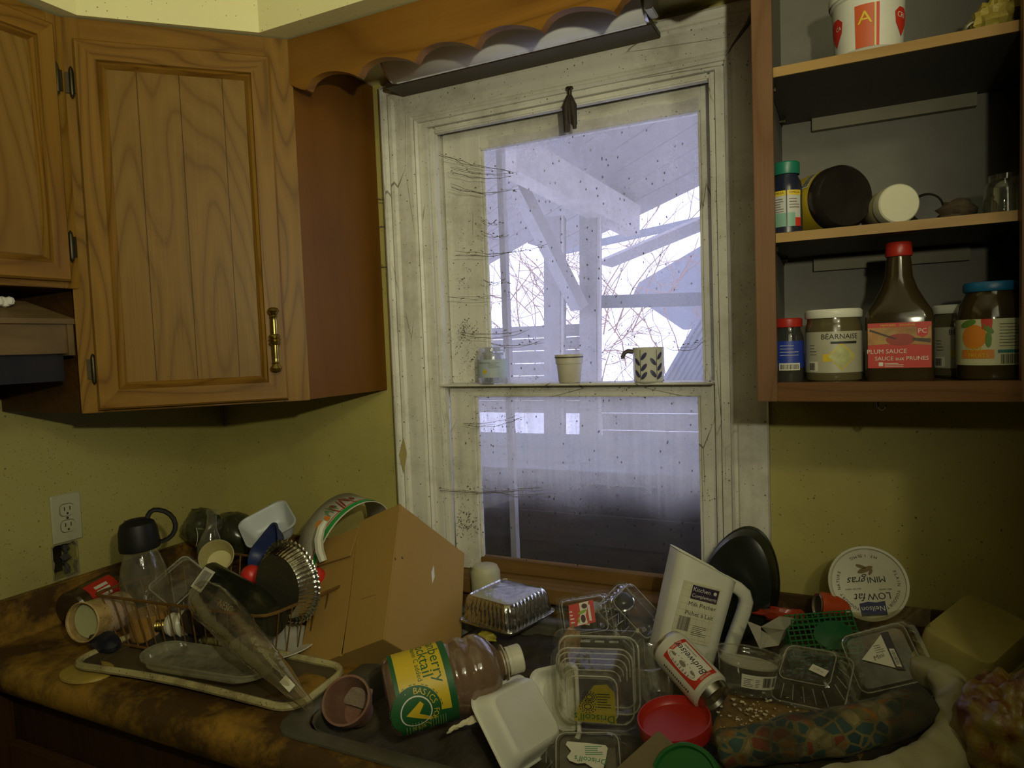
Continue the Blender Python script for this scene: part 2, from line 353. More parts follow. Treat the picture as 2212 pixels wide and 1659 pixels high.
panelbox('wall_far_right', 4.1, 4.2, -4.1, .1, -.05, 2.46, LOW_BOUNCE, 'unseen wall far to the right, darkened to cut bounce')
wr = panelbox('wall_right', 1.99, 2.09, -.57, 0, -.05, 2.46, WALL, 'short yellow return wall right of the open cabinet')
# soffit above the cabinets
sp = [(0, 0), (0, -3.2), (.35, -3.2), (.35, -.602), (.592, -.368), (1.99, -.368), (1.99, 0)]
struct(MB().prism(sp, 2.155, 2.46).build('soffit', [SOFF], flat=True), 'pale yellow boxed soffit over the wall cabinets')
# ------------------------------------------------------------------ cabinets
def door_frame(parent, w, h, fw, matx, matz, t=.019, y0=0.0, prof=None):
    """mitred frame of a cabinet door in local x (width) z (height), front towards -y"""
    prof = prof or [(0, 0), (0, -t * .75), (.004, -t), (fw * .72, -t), (fw * .76, -t * .72), (fw * .86, -t * .86), (fw * .93, -t * .6), (fw, -t * .35), (fw, 0)]
    def ring(d, y): return [(d, y + y0, d), (w - d, y + y0, d), (w - d, y + y0, h - d), (d, y + y0, h - d)]
    rs = [ring(d, y) for d, y in prof]
    for q, nme, m in ((0, 'rail', matx), (1, 'stile', matz), (2, 'rail', matx), (3, 'stile', matz)):
        b = MB(); b.loft([[r[q], r[(q + 1) % 4]] for r in rs], closed=False); b.build(nme, m, parent, sharp=25)
def brass_handle(parent, x, z0, z1, y):
    L_ = z1 - z0; P = [(.002, 0), (.0065, .002), (.0085, .007), (.0065, .012), (.0042, .016), (.0055, .019), (.0042, .022), (.0048, .028), (.0048, .055), (.0075, .057), (.0085, .060), (.006, .063)]
    half = [(r * 1.45, v / .065 * L_ / 2 * .98) for r, v in P]; prof = half + [(.0135, L_ / 2)] + [(r, L_ - v) for r, v in half[::-1]]
    b = MB(); b.lathe(prof, 14, True, True, Matrix.Translation((x, y - .022, z0)))
    for zz in (z0 + L_ * .14, z1 - L_ * .14): b.tube([(x, y - .022, zz), (x, y - .001, zz)], .004, 8)
    b.build('handle', BRASS, parent, label='turned antique brass bar handle', sharp=50)
def hinge(parent, x, z, y, hgt=.05):
    b = MB(); b.lathe([(.0035, 0), (.0045, .003), (.0045, hgt - .003), (.0035, hgt)], 8, True, True, Matrix.Translation((x, y, z - hgt / 2)))
    b.lathe([(.001, -.006), (.004, -.001), (.003, .001)], 8, True, True, Matrix.Translation((x, y, z - hgt / 2))); b.lathe([(.003, -.001), (.004, .001), (.001, .006)], 8, True, True, Matrix.Translation((x, y, z + hgt / 2)))
    b.box(x - .012, x + .012, y + .002, y + .005, z - hgt * .4, z + hgt * .4); b.build('hinge', IRON, parent, sharp=50)
# corner cabinet: local x along its diagonal face, -y out into the room
A = V((.305, -.61, 0)); MC = Matrix.Translation(A) @ Matrix.Rotation(R(45), 4, 'Z'); iMC = MC.inverted()
cc = thing('corner_cabinet', 'diagonal oak corner wall cabinet with one tall door and brass handle', 'cabinet', MC)
Z0, Z1 = 1.372, 2.153; FWID = .4313
def loc(x, y): p = iMC @ V((x, y, 0)); return (p.x, p.y)
body = [loc(0.005, -.005), loc(.005, -.597), loc(.300, -.597), loc(.597, -.300), loc(.597, -.005)]
b = MB(); b.prism(body, Z0 + .012, Z0 + .024); b.build('bottom_panel', OAK_DARK, cc, flat=True)
b = MB(); b.prism(body, Z1 - .02, Z1 - .004); b.build('top_panel', OAK_DARK, cc, flat=True)
for nme, p0, p1, mt in (('side_panel', (.61, -.004), (.61, -.303), OAK_SIDE), ('side_panel', (.004, -.61), (.303, -.61), OAK_DARK), ('back_panel', (.004, -.004), (.606, -.004), OAK_DARK), ('back_panel', (.004, -.606), (.004, -.008), OAK_DARK)):
    q0, q1 = V((*p0, 0)), V((*p1, 0)); d = (q1 - q0).normalized(); nn_ = V((-d.y, d.x, 0)); c_ = V((.25, -.25, 0)); nn_ = nn_ if (c_ - q0).dot(nn_) > 0 else -nn_
    vs = [iMC @ (p + V((0, 0, z))) for z in (Z0, Z1) for p in (q0, q1, q1 + nn_ * .012, q0 + nn_ * .012)]
    MB().add(vs, [(0, 1, 2, 3), (4, 5, 6, 7), (0, 1, 5, 4), (1, 2, 6, 5), (2, 3, 7, 6), (3, 0, 4, 7)]).build(nme, mt, cc, flat=True)
b = MB(); b.box(.43, .60, .08, .09, Z0 - .012, Z0 + .012, M=iMC @ Matrix.Translation((0, -.1, 0)) if False else None); 
b = MB(); b.add([iMC @ V(p) for p in [(.01, -.03, Z0 - .008), (.30, -.03, Z0 - .008), (.30, -.005, Z0 - .008), (.01, -.005, Z0 - .008), (.01, -.03, Z0 + .012), (.30, -.03, Z0 + .012), (.30, -.005, Z0 + .012), (.01, -.005, Z0 + .012)]], [(0, 1, 2, 3), (4, 5, 6, 7), (0, 1, 5, 4), (1, 2, 6, 5), (2, 3, 7, 6), (3, 0, 4, 7)]).build('hanging_cleat', OAK_DARK, cc, flat=True)
FT = .019
for x0, x1 in ((-.006, .037), (.383, FWID + .006)): MB().box(x0, x1, -FT + .001, .001, Z0, Z1, .0012).build('face_stile', OAK_Z, cc)
for z0, z1 in ((Z0, Z0 + .03), (2.095, Z1)): MB().box(.037, .383, -FT + .001, .001, z0, z1, .0012).build('face_rail', OAK_X, cc)
DW, DH = .364, .729
door = MB().box(.05, DW - .05, -.004, -.001, .05, DH - .05).build('door', OAK_DARK, cc, Matrix.Translation((.028, -FT - .001, Z0 + .006)), flat=True)
door_frame(door, DW, DH, .054, OAK_X, OAK_Z)
px = [.052, .107, .185, .267, DW - .052]
for k in range(4): MB().box(px[k] + .0006, px[k + 1] - .0006, -.0085, -.004, .052, DH - .052, .0012).build('panel_board', OAK_PANEL, door)
brass_handle(door, .342, .062, .198, -.019)
hinge(cc, .020, 2.025, -FT - .006); hinge(cc, .022, 1.461, -FT - .006)
# left wall cabinet (over the stove): local x runs along the wall towards the corner
ML = Matrix(((0, -1, 0, .305), (1, 0, 0, -1.40), (0, 0, 1, 0), (0, 0, 0, 1)))   # local x -> +y, local -y -> +x
lc = thing('wall_cabinet', 'short oak wall cabinet at the far left with a raised panel door', 'cabinet', ML)
LW = .786
MB().box(0, LW, .004, .30, 1.622, 1.634).build('bottom_panel', OAK_DARK, lc, flat=True)
MB().box(LW - .012, LW, .001, .30, 1.634, Z1 - .002).build('side_panel', OAK_DARK, lc, flat=True); MB().box(0, .012, .001, .30, 1.634, Z1 - .002).build('side_panel', OAK_DARK, lc, flat=True)
for x0, x1 in ((0, .03), (LW - .034, LW + .002)): MB().box(x0, x1, -.018, .001, 1.622, Z1 - .002, .0012).build('face_stile', OAK_Z, lc)
for z0, z1 in ((1.622, 1.64), (2.12, Z1 - .002)): MB().box(.03, LW - .034, -.018, .001, z0, z1, .0012).build('face_rail', OAK_X, lc)
d2 = MB().box(.05, .31, -.004, -.001, .05, .44).build('door', OAK_DARK, lc, Matrix.Translation((.395, -.019, 1.634)), flat=True)
door_frame(d2, .362, .492, .046, OAK_X, OAK_Z)
for k in range(3): MB().box(.046 + .09 * k + .0006, .046 + .09 * (k + 1) - .0006, -.0085, -.004, .046, .446, .0012).build('panel_board', OAK_PANEL, d2)
hinge(lc, .762, 2.026, -.026, .05); hinge(lc, .766, 1.704, -.026, .05)
# wooden box fixed under it
bx = thing('under_cabinet_box', 'grimy brown wooden box mounted under the left wall cabinet', 'wooden box', ML)
GR = wood('grimy_brown_wood', (.09, .06, .022), (.16, .105, .045), 'X', seed=12, rings=5)
MB().add([(0, .06, 1.60), (.72, .06, 1.60), (.765, -.02, 1.562), (0, -.02, 1.562), (0, .06, 1.552), (.745, .06, 1.552), (.765, -.02, 1.552), (0, -.02, 1.552)], [(0, 1, 2, 3), (3, 2, 6, 7), (4, 5, 6, 7), (1, 5, 6, 2), (0, 4, 5, 1)]).build('sloped_top', GR, bx, flat=True)
MB().box(0, .758, -.012, .06, 1.494, 1.552, .001).build('front_board', GR, bx); MB().box(0, .75, .0, .28, 1.44, 1.494).build('lower_case', BLACK, bx, flat=True); MB().box(.752, .764, -.016, .06, 1.49, 1.553).build('end_strip', GR, bx, flat=True)
b = MB(); rg = random.Random(3)
for k in range(7): b.lathe([(.0005, -.009), (.007, -.006), (.009, 0), (.007, .006), (.0005, .009)], 8, M=Matrix.Translation((.66 + rg.uniform(-.014, .014), .02 + rg.uniform(-.012, .01), 1.592 + rg.uniform(0, .006))))
b.v = [tuple(ML @ V(p)) for p in b.v]
tag(b.build('cotton_wad', pbr('white_cotton', (.6, .58, .48), .95, bump=.8)), 'small white cotton wad on the box under the left cabinet', 'cotton wad')
# right open cabinet
rc = thing('open_cabinet', 'oak wall cabinet without doors, its shelves full of jars', 'cabinet')
X0, X1, YF = 1.572, 1.985, -.305; Z2 = 2.153
INT = pbr('grey_cabinet_lining', (.14, .135, .11), .6, dirt=.3); SHB = pbr('dark_shelf_laminate', (.045, .042, .035), .55)
MB().box(X0, X0 + .014, YF, -.003, Z0, Z2).build('side_panel', [wood('stained_side', (.14, .075, .03), (.22, .12, .05), 'Z', seed=14)], rc, flat=True)
MB().box(X1 - .014, X1, YF, -.003, Z0, Z2).build('side_panel', OAK_SIDE, rc, flat=True)
MB().box(X0 + .0145, X0 + .018, YF, -.006, Z0 + .028, Z2).build('side_lining', INT, rc, flat=True)
MB().box(X0 + .014, X1 - .014, -.008, -.003, Z0, Z2).build('back_panel', INT, rc, flat=True)
MB().box(X0 + .014, X1 - .014, YF, -.008, Z0 + .014, Z0 + .026).build('bottom_panel', OAK_DARK, rc, flat=True)
MB().box(X0, X0 + .03, YF - .019, YF, Z0, Z2, .001).build('face_stile', OAK_REDZ, rc); MB().box(1.921, X1, YF - .019, YF, Z0, Z2, .001).build('face_stile', OAK_REDZ, rc)
MB().box(X0 + .03, 1.921, YF - .019, YF, Z0, Z0 + .030, .001).build('face_rail', OAK_RED, rc)
SHZ = (1.641, 1.902)
for z in SHZ:
    s = MB().box(X0 + .019, X1 - .015, YF + .016, -.009, z - .014, z).build('shelf', SHB, rc, flat=True); MB().box(X0 + .019, X1 - .015, YF + .012, YF + .016, z - .0145, z + .0005).build('edge_strip', PINE, s, flat=True)
for z, x1 in ((1.905, 1.81), (1.638, 1.80)): MB().box(1.645, x1 + .10, -.024, -.008, z - .04, z - .0145).build('cleat', pbr('beige_cleat', (.20, .18, .12), .6), rc, flat=True)
for z in SHZ:
    for y in (-.06, -.25): MB().lathe([(.004, 0), (.004, .008), (.006, .008), (.006, .011)], 8, True, True, Matrix.Translation((X0 + .018, y, z - .02)) @ Matrix.Rotation(R(90), 4, 'Y')).build('shelf_pin', IRON, rc)
for xx in (1.70, 1.745, 1.80):
    b = MB(); b.tube([(xx, -.27, Z0), (xx, -.27, Z0 - .008)] + [(xx + .006 - .006 * math.cos(t), -.27, Z0 - .01 - .008 * math.sin(t)) for t in (0, .8, 1.6, 2.4, 3.1)] if xx == 1.745 else [(xx, -.27, Z0), (xx, -.27, Z0 - .006)], .0016, 6)
    b.build('cup_hook', IRON, rc)
# valance with scalloped lower edge, and the strip light behind it
vx0, vx1 = .613, 1.571; cusp = [.613, .668, .805, .943, 1.078, 1.214, 1.350, 1.487, 1.571]; pts = []
for k in range(8):
    a, c = cusp[k], cusp[k + 1]
    for t in range(10):
        f = t / 10; x = a + (c - a) * f
        if k == 0: z = 2.058 - .020 * smoothstep(f)
        elif k == 7: z = 2.038 + .02 * smoothstep(f)
        else: z = 2.038 + .026 * math.sin(math.pi * f ** .72) ** .8
        pts.append((x, z))
pts.append((vx1, 2.056)); poly = [(vx1, 2.152)] + [(vx0, 2.152)] + pts
va = MB().prism([(p[0], p[1]) for p in poly], 0, .02, M=Matrix(((1, 0, 0, 0), (0, 0, 1, -.318), (0, 1, 0, 0), (0, 0, 0, 1)))).build('scalloped_valance', wood('valance_oak', (.10, .040, .004), (.24, .112, .018), 'X', seed=2, rings=5), sharp=40)
tag(va, 'scalloped oak valance board spanning above the window', 'valance')
lf = thing('strip_light', 'unlit fluorescent strip light tucked behind the scalloped valance', 'light')
MB().box(.715, 1.36, -.098, -.024, 2.100, 2.112, .002).build('base_board', pbr('dark_brown_fixture', (.05, .032, .014), .5), lf)
WHT = pbr('white_enamel', (.86, .87, .85), .3, dirt=.05, dcol=(.3, .27, .18))
prof = [(-.098 - .052 * math.sin(t_), 2.104 + .05 * (1 - math.cos(t_))) for t_ in [R(a) for a in range(0, 91, 10)]]
b = MB(); b.loft([[(x, y, z) for y, z in prof] for x in (.745, 1.35)], closed=False); b.build('reflector', WHT, lf, thick=.0015)
MB().tube([(.752, -.100, 2.106), (1.35, -.100, 2.106)], .0045, 10).build('reflector_lip', WHT, lf)
for x in (.739, 1.350): b = MB(); b.prism([(y, z) for y, z in prof] + [(-.098, 2.152)], 0, .006, M=Matrix(((0, 0, 1, x), (1, 0, 0, 0), (0, 1, 0, 0), (0, 0, 0, 1)))); b.build('end_cap', pbr('chrome_cap', (.55, .55, .55), .25, 1), lf)
MB().box(1.358, 1.375, -.15, -.10, 2.108, 2.152, .002).build('socket', pbr('socket_metal', (.5, .5, .5), .3, 1), lf)
# ------------------------------------------------------------------ the window
w1 = bpy.data.objects.new('window_1', None); COL.objects.link(w1); struct(w1, 'old double-hung window in thick cream-painted trim, its glass filthy')
CPROF = [(0, 0), (0, .012), (.006, .016), (.012, .012), (.016, .018), (.026, .020), (.060, .020), (.066, .026), (.074, .028), (.080, .024), (.086, .030), (.094, .032), (.1, .028), (.1, 0)]
def moulding(prof, p0, p1, across, out, m0=0, m1=0):
    p0, p1, across, out = V(p0), V(p1), V(across), V(out); d = (p1 - p0).normalized(); rings = []
    for p, m in ((p0, m0), (p1, m1)): rings.append([p + across * s + out * t + d * (m * s) for s, t in prof])
    return MB().loft(rings, True, True, True)
CL, CR, CT = .745, 1.483, 2.036
moulding(CPROF, (CL, 0, .86), (CL, 0, CT), (-1, 0, 0), (0, -1, 0), 0, 1).build('casing', TRIM_Z, w1, sharp=30)
RPROF = [(0, 0), (0, .012), (.006, .016), (.012, .013), (.016, .018), (.024, .020), (.068, .020), (.071, .019), (.075, .022), (.075, 0)]
moulding(RPROF, (CR, 0, .86), (CR, 0, CT), (1, 0, 0), (0, -1, 0), 0, 1).build('casing', TRIM_Z, w1, sharp=30)
moulding(CPROF, (CL, 0, CT), (CR, 0, CT), (0, 0, 1), (0, -1, 0), -1, .75).build('casing', TRIM_X, w1, sharp=30)
# jambs and stops
MB().box(WX0 - .014, WX0 + .012, -.004, .115, WZ0, WZ1 + .012).build('jamb', TRIM_Z, w1, flat=True); MB().box(WX1 - .012, WX1 + .014, -.004, .115, WZ0, WZ1 + .012).build('jamb', TRIM_Z, w1, flat=True); MB().box(WX0 - .0135, WX1 + .0135, -.0045, .115, WZ1 - .0115, WZ1 + .0115).build('head_jamb', TRIM_X, w1, flat=True)
for x0, x1 in ((WX0 + .012, WX0 + .026), (WX1 - .026, WX1 - .012)): MB().box(x0, x1, .004, .026, WZ0, WZ1 - .012, .003).build('stop', TRIM_Z, w1)
MB().box(WX0 + .0262, WX1 - .0262, .004, .026, WZ1 - .026, WZ1 - .012, .003).build('stop', TRIM_X, w1)
def glassmat(name, seed, lo, hi, zlo=None, zhi=None, streak=.5):
    m, nt, out = nm(name); c = coords(nt)
    tr = N(nt, 'BsdfTransparent'); tr.inputs[0].default_value = (.95, .96, 1, 1)
    tl = N(nt, 'BsdfTranslucent'); tl.inputs[0].default_value = (.86, .86, .90, 1); df = N(nt, 'BsdfDiffuse'); df.inputs[0].default_value = (.75, .72, .62, 1)
    mx = N(nt, 'MixShader'); mx.inputs[0].default_value = .45; L(nt, tl.outputs[0], mx.inputs[1]); L(nt, df.outputs[0], mx.inputs[2])
    n1 = nz(nt, c, 6, 6, .65); n2 = nz(nt, coords(nt, (90, 90, 2.2), (seed, 0, 0)), 1, 3); n3 = nz(nt, c, 220, 2, .6)
    f = math_(nt, 'ADD', math_(nt, 'MULTIPLY', n1, .5), math_(nt, 'ADD', math_(nt, 'MULTIPLY', n2, streak * .5), math_(nt, 'MULTIPLY', n3, .25)))
    f = ramp(nt, f, ((.35, lo), (.8, hi)))
    # dried runs of dirty water
    r = math_(nt, 'GREATER_THAN', nz(nt, coords(nt, (38, 38, .7), (seed * 2, 0, 0)), 1, 1), .68)
    f = math_(nt, 'ADD', f, math_(nt, 'MULTIPLY', r, .08))
    if zlo is not None:
        s = N(nt, 'SeparateXYZ'); L(nt, c, s.inputs[0]); zz = math_(nt, 'ADD', s.outputs[2], math_(nt, 'MULTIPLY', math_(nt, 'SUBTRACT', nz(nt, coords(nt, (9, 9, 3)), 1, 3), .5), .10))
        g = N(nt, 'MapRange', interpolation_type='SMOOTHSTEP'); L(nt, zz, g.inputs[0]); g.inputs[1].default_value = zlo; g.inputs[2].default_value = zhi; g.inputs[3].default_value = .05; g.inputs[4].default_value = 1
        f = math_(nt, 'MULTIPLY', f, g.outputs[0])
    m1 = N(nt, 'MixShader'); L(nt, f, m1.inputs[0]); L(nt, tr.outputs[0], m1.inputs[1]); L(nt, mx.outputs[0], m1.inputs[2])
    # stuck specks of dirt
    dk = N(nt, 'BsdfDiffuse'); dk.inputs[0].default_value = (.035, .03, .025, 1)
    s1 = specks(nt, coords(nt, (1, 1, .6)), 75, .13, .42); s2 = specks(nt, c, 160, .16, .35); lowz = ramp(nt, nz(nt, c, 5, 3), ((.45, 0), (.62, 1)))
    sp_ = math_(nt, 'MULTIPLY', math_(nt, 'MAXIMUM', s1, math_(nt, 'MULTIPLY', s2, lowz)), .75)
    m3 = N(nt, 'MixShader'); L(nt, sp_, m3.inputs[0]); L(nt, m1.outputs[0], m3.inputs[1]); L(nt, dk.outputs[0], m3.inputs[2])
    gl = N(nt, 'BsdfGlossy'); gl.inputs['Roughness'].default_value = .15; lw = N(nt, 'LayerWeight')
    m2 = N(nt, 'MixShader'); L(nt, math_(nt, 'ADD', math_(nt, 'MULTIPLY', math_(nt, 'POWER', lw.outputs['Facing'], 3), .25), .02), m2.inputs[0]); L(nt, m3.outputs[0], m2.inputs[1]); L(nt, gl.outputs[0], m2.inputs[2])
    L(nt, m2.outputs[0], out.inputs[0]); return m
G_UP = glassmat('filthy_upper_glass', 1, .13, .46); G_LO = glassmat('filthy_lower_glass', 4, .26, .72, 1.045, 1.20, .8)
def sash(nme, x0, x1, y0, y1, z0, z1, gx0, gx1, gz0, gz1, gm):
    s = MB().box(x0, gx0, y0, y1, z0, z1, .002).build(nme, TRIM_Z, w1)
    MB().box(gx1, x1, y0, y1, z0, z1, .002).build('stile', TRIM_Z, s); MB().box(gx0, gx1, y0, y1, gz1, z1, .002).build('rail', TRIM_X, s)
    if gz0 > z0: MB().box(gx0, gx1, y0, y1, z0, gz0, .002).build('rail', OAK_OLD if nme == 'lower_sash' else TRIM_X, s)
    ym = (y0 + y1) / 2
    MB().box(gx0 - .004, gx1 + .004, ym - .001, ym + .001, gz0 - .004, gz1 + .004).build('glass', gm, s, flat=True)
    for (a, c, e, f) in ((gx0, gx0 + .007, gz0, gz1), (gx1 - .007, gx1, gz0, gz1)): MB().box(a, c, y0 + .006, ym - .002, e, f, .002).build('glazing_bead', TRIM_Z, s)
    return s
OAK_OLD = wood('bare_weathered_sill', (.12, .062, .016), (.22, .125, .036), 'X', seed=15, rings=5, rough=.7, coat=0, grime=.5)
sash('upper_sash', .770, 1.46, .064, .094, 1.352, 2.022, .878, 1.420, 1.382, 1.967, G_UP)
sash('lower_sash', .781, 1.449, .028, .058, .905, 1.379, .852, 1.414, .938, 1.350, G_LO)
MB().box(.781, 1.449, -.014, .062, 1.3795, 1.384, .001).build('ledge', TRIM_X, w1, label='narrow dusty ledge on the meeting rail')
MB().box(.70, 1.53, -.05, .118, .872, .906, .004).build('sill', OAK_OLD, w1, label='bare weathered wooden sill')
b = MB(); b.prism([(0, 0), (.012, .05), (.004, .09), (-.012, .045)], 0, .0012, M=Matrix(((1, 0, 0, .672), (0, 0, -1, -.0335), (0, 1, 0, 1.16), (0, 0, 0, 1)))); b.build('peeled_paint', pbr('bare_yellow_patch', (.42, .36, .13), .7), w1)
# ------------------------------------------------------------------ outside
WTHR = pbr('weathered_porch_timber', (.30, .285, .28), .85, stretch=(2, 2, 2)); WTHR_L = pbr('pale_porch_timber', (.52, .48, .45), .85); SLATE = pbr('blue_grey_siding', (.20, .22, .25), .8); DKT = pbr('dark_rotten_boards', (.03, .024, .017), .9, var=.5, vs=8, stretch=(1, 1, 8))
def beam(b, p, q, w, h, up=(0, 0, 1)):
    p, q = V(p), V(q); M = frame(p, q - p, x=up); b.box(-h / 2, h / 2, -w / 2, w / 2, 0, (q - p).length, M=M); return b
struct(MB().box(-14, 14, .2, 25, -.5, -.4).build('ground', pbr('pale_ground', (.72, .70, .68), .9), flat=True), 'pale bright yard outside')
pp = thing('ruined_porch', 'collapsing grey timber porch frame seen through the dirty window', 'porch')
for x, y0, y1, Y, m in ((1199, 470, 1040, 2.1, WTHR), (1276, 446, 1040, 2.1, WTHR)):
    p, q = at(x, y1, Y=Y), at(x, y0, Y=Y); beam(MB(), p, q, .095, .095, (1, 0, 0)).build('post', m, pp, flat=True); beam(MB(), p + V((.055, -.03, 0)), q + V((.055, -.03, 0)), .02, .02, (1, 0, 0)).build('post_trim', WTHR_L, pp, flat=True)
beam(MB(), at(1095, 330, Y=1.25), at(1365, 478, Y=2.5), .10, .17).build('header_beam', WTHR_L, pp, flat=True)
beam(MB(), at(1118, 400, Y=1.7), at(1252, 665, Y=2.0), .09, .06).build('brace', WTHR, pp, flat=True)
beam(MB(), at(1240, 654, Y=2.2), at(1560, 645, Y=2.2), .05, .07).build('rail', SLATE, pp, flat=True)
beam(MB(), at(1190, 548, Y=3.6), at(1560, 466, Y=3.6), .05, .05).build('gutter', SLATE, pp, flat=True)
dv = V((.80, -.60, .12)).normalized(); o_ = V((.1, 2.4, 2.32)); st = V((.6, .8, -.22)).normalized()
for k in range(-16, 7):
    if k in (4, 5): continue
    c = o_ + st * (k * .148); beam(MB(), c - dv * (1.6 if k < 2 else .7), c + dv * (max(.3, (c.y - .35) / .596) if k < 3 else 1.0), .138, .02, dv.cross(st)).build('roof_board', WTHR, pp, flat=True)
for k in range(7):   # boarded lower wall at the left, behind the ledge
    a = at(1050, 830 - 30 * k, Y=2.3); MB().box(a.x - .9, at(1292, 800, Y=2.3).x, 2.3, 2.32, 1.06 + k * .075, 1.06 + (k + 1) * .075 - .004).build('wall_board', WTHR, pp, flat=True)
for k in range(5): MB().box(-1.2, 2.6, 1.5, 1.52, .72 + k * .066, .72 + (k + 1) * .066 - .003).build('knee_wall_board', SLATE, pp, flat=True)
for k in range(8): beam(MB(), at(1420 + 12 * k, 850, Y=2.9), at(1512 + 12 * k, 690, Y=3.3), .03, .02).build('stair_slat', SLATE, pp, flat=True)
for k in range(3): MB().box(at(1300, 900, Y=2.35).x, at(1600, 900, Y=2.35).x, 2.35, 2.37, .86 + k * .10, .86 + (k + 1) * .10 - .006).build('skirt_board', WTHR, pp, flat=True)
for x in (1.75, 2.95): beam(MB(), V((x, 2.1, -.4)), V((x, 2.1, 2.5)), .095, .095, (1, 0, 0)).build('post', WTHR, pp, flat=True)
MB().box(at(1560, 645, Y=2.2).x, 3.4, 2.17, 2.23, 1.585, 1.655).build('rail', SLATE, pp, flat=True); MB().box(1.4, 3.4, 2.05, 2.15, 2.40, 2.55).build('header_beam', WTHR_L, pp, flat=True)
for k in range(14): MB().box(1.42 + .148 * k, 1.42 + .148 * (k + 1) - .008, .4, 2.6, 2.62, 2.64).build('roof_board', WTHR, pp, flat=True)
sf = thing('storm_window_frame', 'narrow pale frame of the outer storm window', 'window frame')
MB().box(.895, .911, .119, .14, .80, 2.05).build('upright', WTHR, sf, flat=True); MB().box(.845, 1.46, .119, .14, 2.05, 2.08).build('head', WTHR_L, sf, flat=True)
bn_ = thing('board_stack', 'stack of dark weathered boards piled outside against the lower pane', 'board stack')
for k in range(-12, 6): MB().box(.3, 2.0, .24 + .01 * (k % 2), .42, .60 + k * .0825, .60 + (k + 1) * .0825).build('board', DKT, bn_, flat=True)
nb = thing('neighbour_roof', 'blue grey broken gable roof beyond the porch', 'building')
g = [at(1366, 640, Y=6), at(1380, 610, Y=6), at(1440, 575, Y=6), at(1600, 480, Y=6), at(1620, 720, Y=6), at(1530, 700, Y=6), at(1475, 712, Y=6), at(1410, 668, Y=6)]
MB().prism([(p.x, p.z) for p in g], 0, .3, M=Matrix(((1, 0, 0, 0), (0, 0, 1, 6), (0, 1, 0, 0), (0, 0, 0, 1)))).build('gable', SLATE, nb, flat=True)
xr = at(1620, 600, Y=6).x; MB().box(xr - .05, xr + 4, 6, 10, -.4, 2.0).build('house_wall', SLATE, nb, flat=True); MB().add([(xr - .05, 5.8, 2.0), (xr + 4.2, 5.8, 2.0), (xr + 4.2, 8, 3.6), (xr - .05, 8, 3.6), (xr - .05, 5.8, 1.94), (xr + 4.2, 5.8, 1.94), (xr + 4.2, 8, 3.54), (xr - .05, 8, 3.54)], [(0, 1, 2, 3), (4, 5, 6, 7), (0, 1, 5, 4), (1, 2, 6, 5), (2, 3, 7, 6), (3, 0, 4, 7)]).build('house_roof', WTHR, nb, flat=True)
b = MB(); rg = random.Random(21)
def twig(p, d, ln, r, lv):
    pts = [p]; 
    for k in range(5): d = (d + V((rg.gauss(0, .2), rg.gauss(0, .08), rg.gauss(0, .16)))).normalized(); pts.append(pts[-1] + d * ln / 5)
    b.tube(pts, [r * (1 - .12 * i) for i in range(6)], 3, False)
    if lv:
        for k in range(3): twig(pts[rg.randint(1, 5)], (d + V((rg.gauss(0, .7), rg.gauss(0, .3), rg.gauss(0, .6)))).normalized(), ln * .6, r * .6, lv - 1)
for k in range(46): p = at(rg.uniform(1080, 1540), rg.uniform(640, 860), Y=rg.uniform(4.5, 7)); twig(p, V((rg.uniform(-.8, .8), 0, rg.uniform(.2, 1))), rg.uniform(.5, 1.3), .009, 2)
o = b.build('bare_branches', pbr('reddish_twigs', (.30, .17, .11), .9), flat=True); tag(o, 'tangle of bare reddish branches outside', 'branches'); o['kind'] = 'stuff'
# ================================================================== counter, sink, base cabinet
CZ = .855
def counter_mat(name, axis):
    m, nt, out = nm(name); b = N(nt, 'BsdfPrincipled'); L(nt, b.outputs[0], out.inputs[0]); c = coords(nt)
    g = nz(nt, coords(nt, (2.2, 16, 16)), 1, 5, .6, .4); cc = mixc(nt, g, (.15, .07, .008), (.44, .25, .030))
    f = ramp(nt, nz(nt, c, 3.6, 9, .74), ((.42, 0), (.56, 1))); cc = mixc(nt, math_(nt, 'MULTIPLY', f, .9), cc, (.032, .015, .004))
    f2 = ramp(nt, nz(nt, coords(nt, (30, 30, 6)), 1, 5, .7), ((.52, 0), (.75, 1))); cc = mixc(nt, math_(nt, 'MULTIPLY', f2, .5), cc, (.09, .045, .01))
    L(nt, cc, b.inputs['Base Color']); b.inputs['Roughness'].default_value = .5
    bn = N(nt, 'Bump'); bn.inputs['Strength'].default_value = .35; bn.inputs['Distance'].default_value = .003; L(nt, nz(nt, c, 60, 5), bn.inputs['Height']); L(nt, bn.outputs[0], b.inputs['Normal'])
    return m
LAMINATE = counter_mat('stained_wood_laminate', 'X')
SX0, SX1, SY0, SY1 = .865, 1.60, -.655, -.115
ct = thing('countertop', 'stained wood-look laminate countertop with a rolled front edge', 'countertop')
nose = [(-.66, CZ)] + [(-.684 - .034 * math.sin(R(t)), CZ - .034 + .034 * math.cos(R(t))) for t in range(0, 100, 11)] + [(-.716, .806), (-.706, .792), (-.690, .788), (-.66, .792)]
MB().loft([[(x, y, z) for y, z in nose] for x in (.002, 1.988)], True, True).build('rolled_edge', LAMINATE, ct)
for x0, x1, y0, y1 in ((.002, SX0, -.66, -.001), (SX1, 1.988, -.66, -.001), (SX0, SX1, SY1, -.001)): MB().box(x0, x1, y0, y1, CZ - .035, CZ).build('worktop_panel', LAMINATE, ct, flat=True)
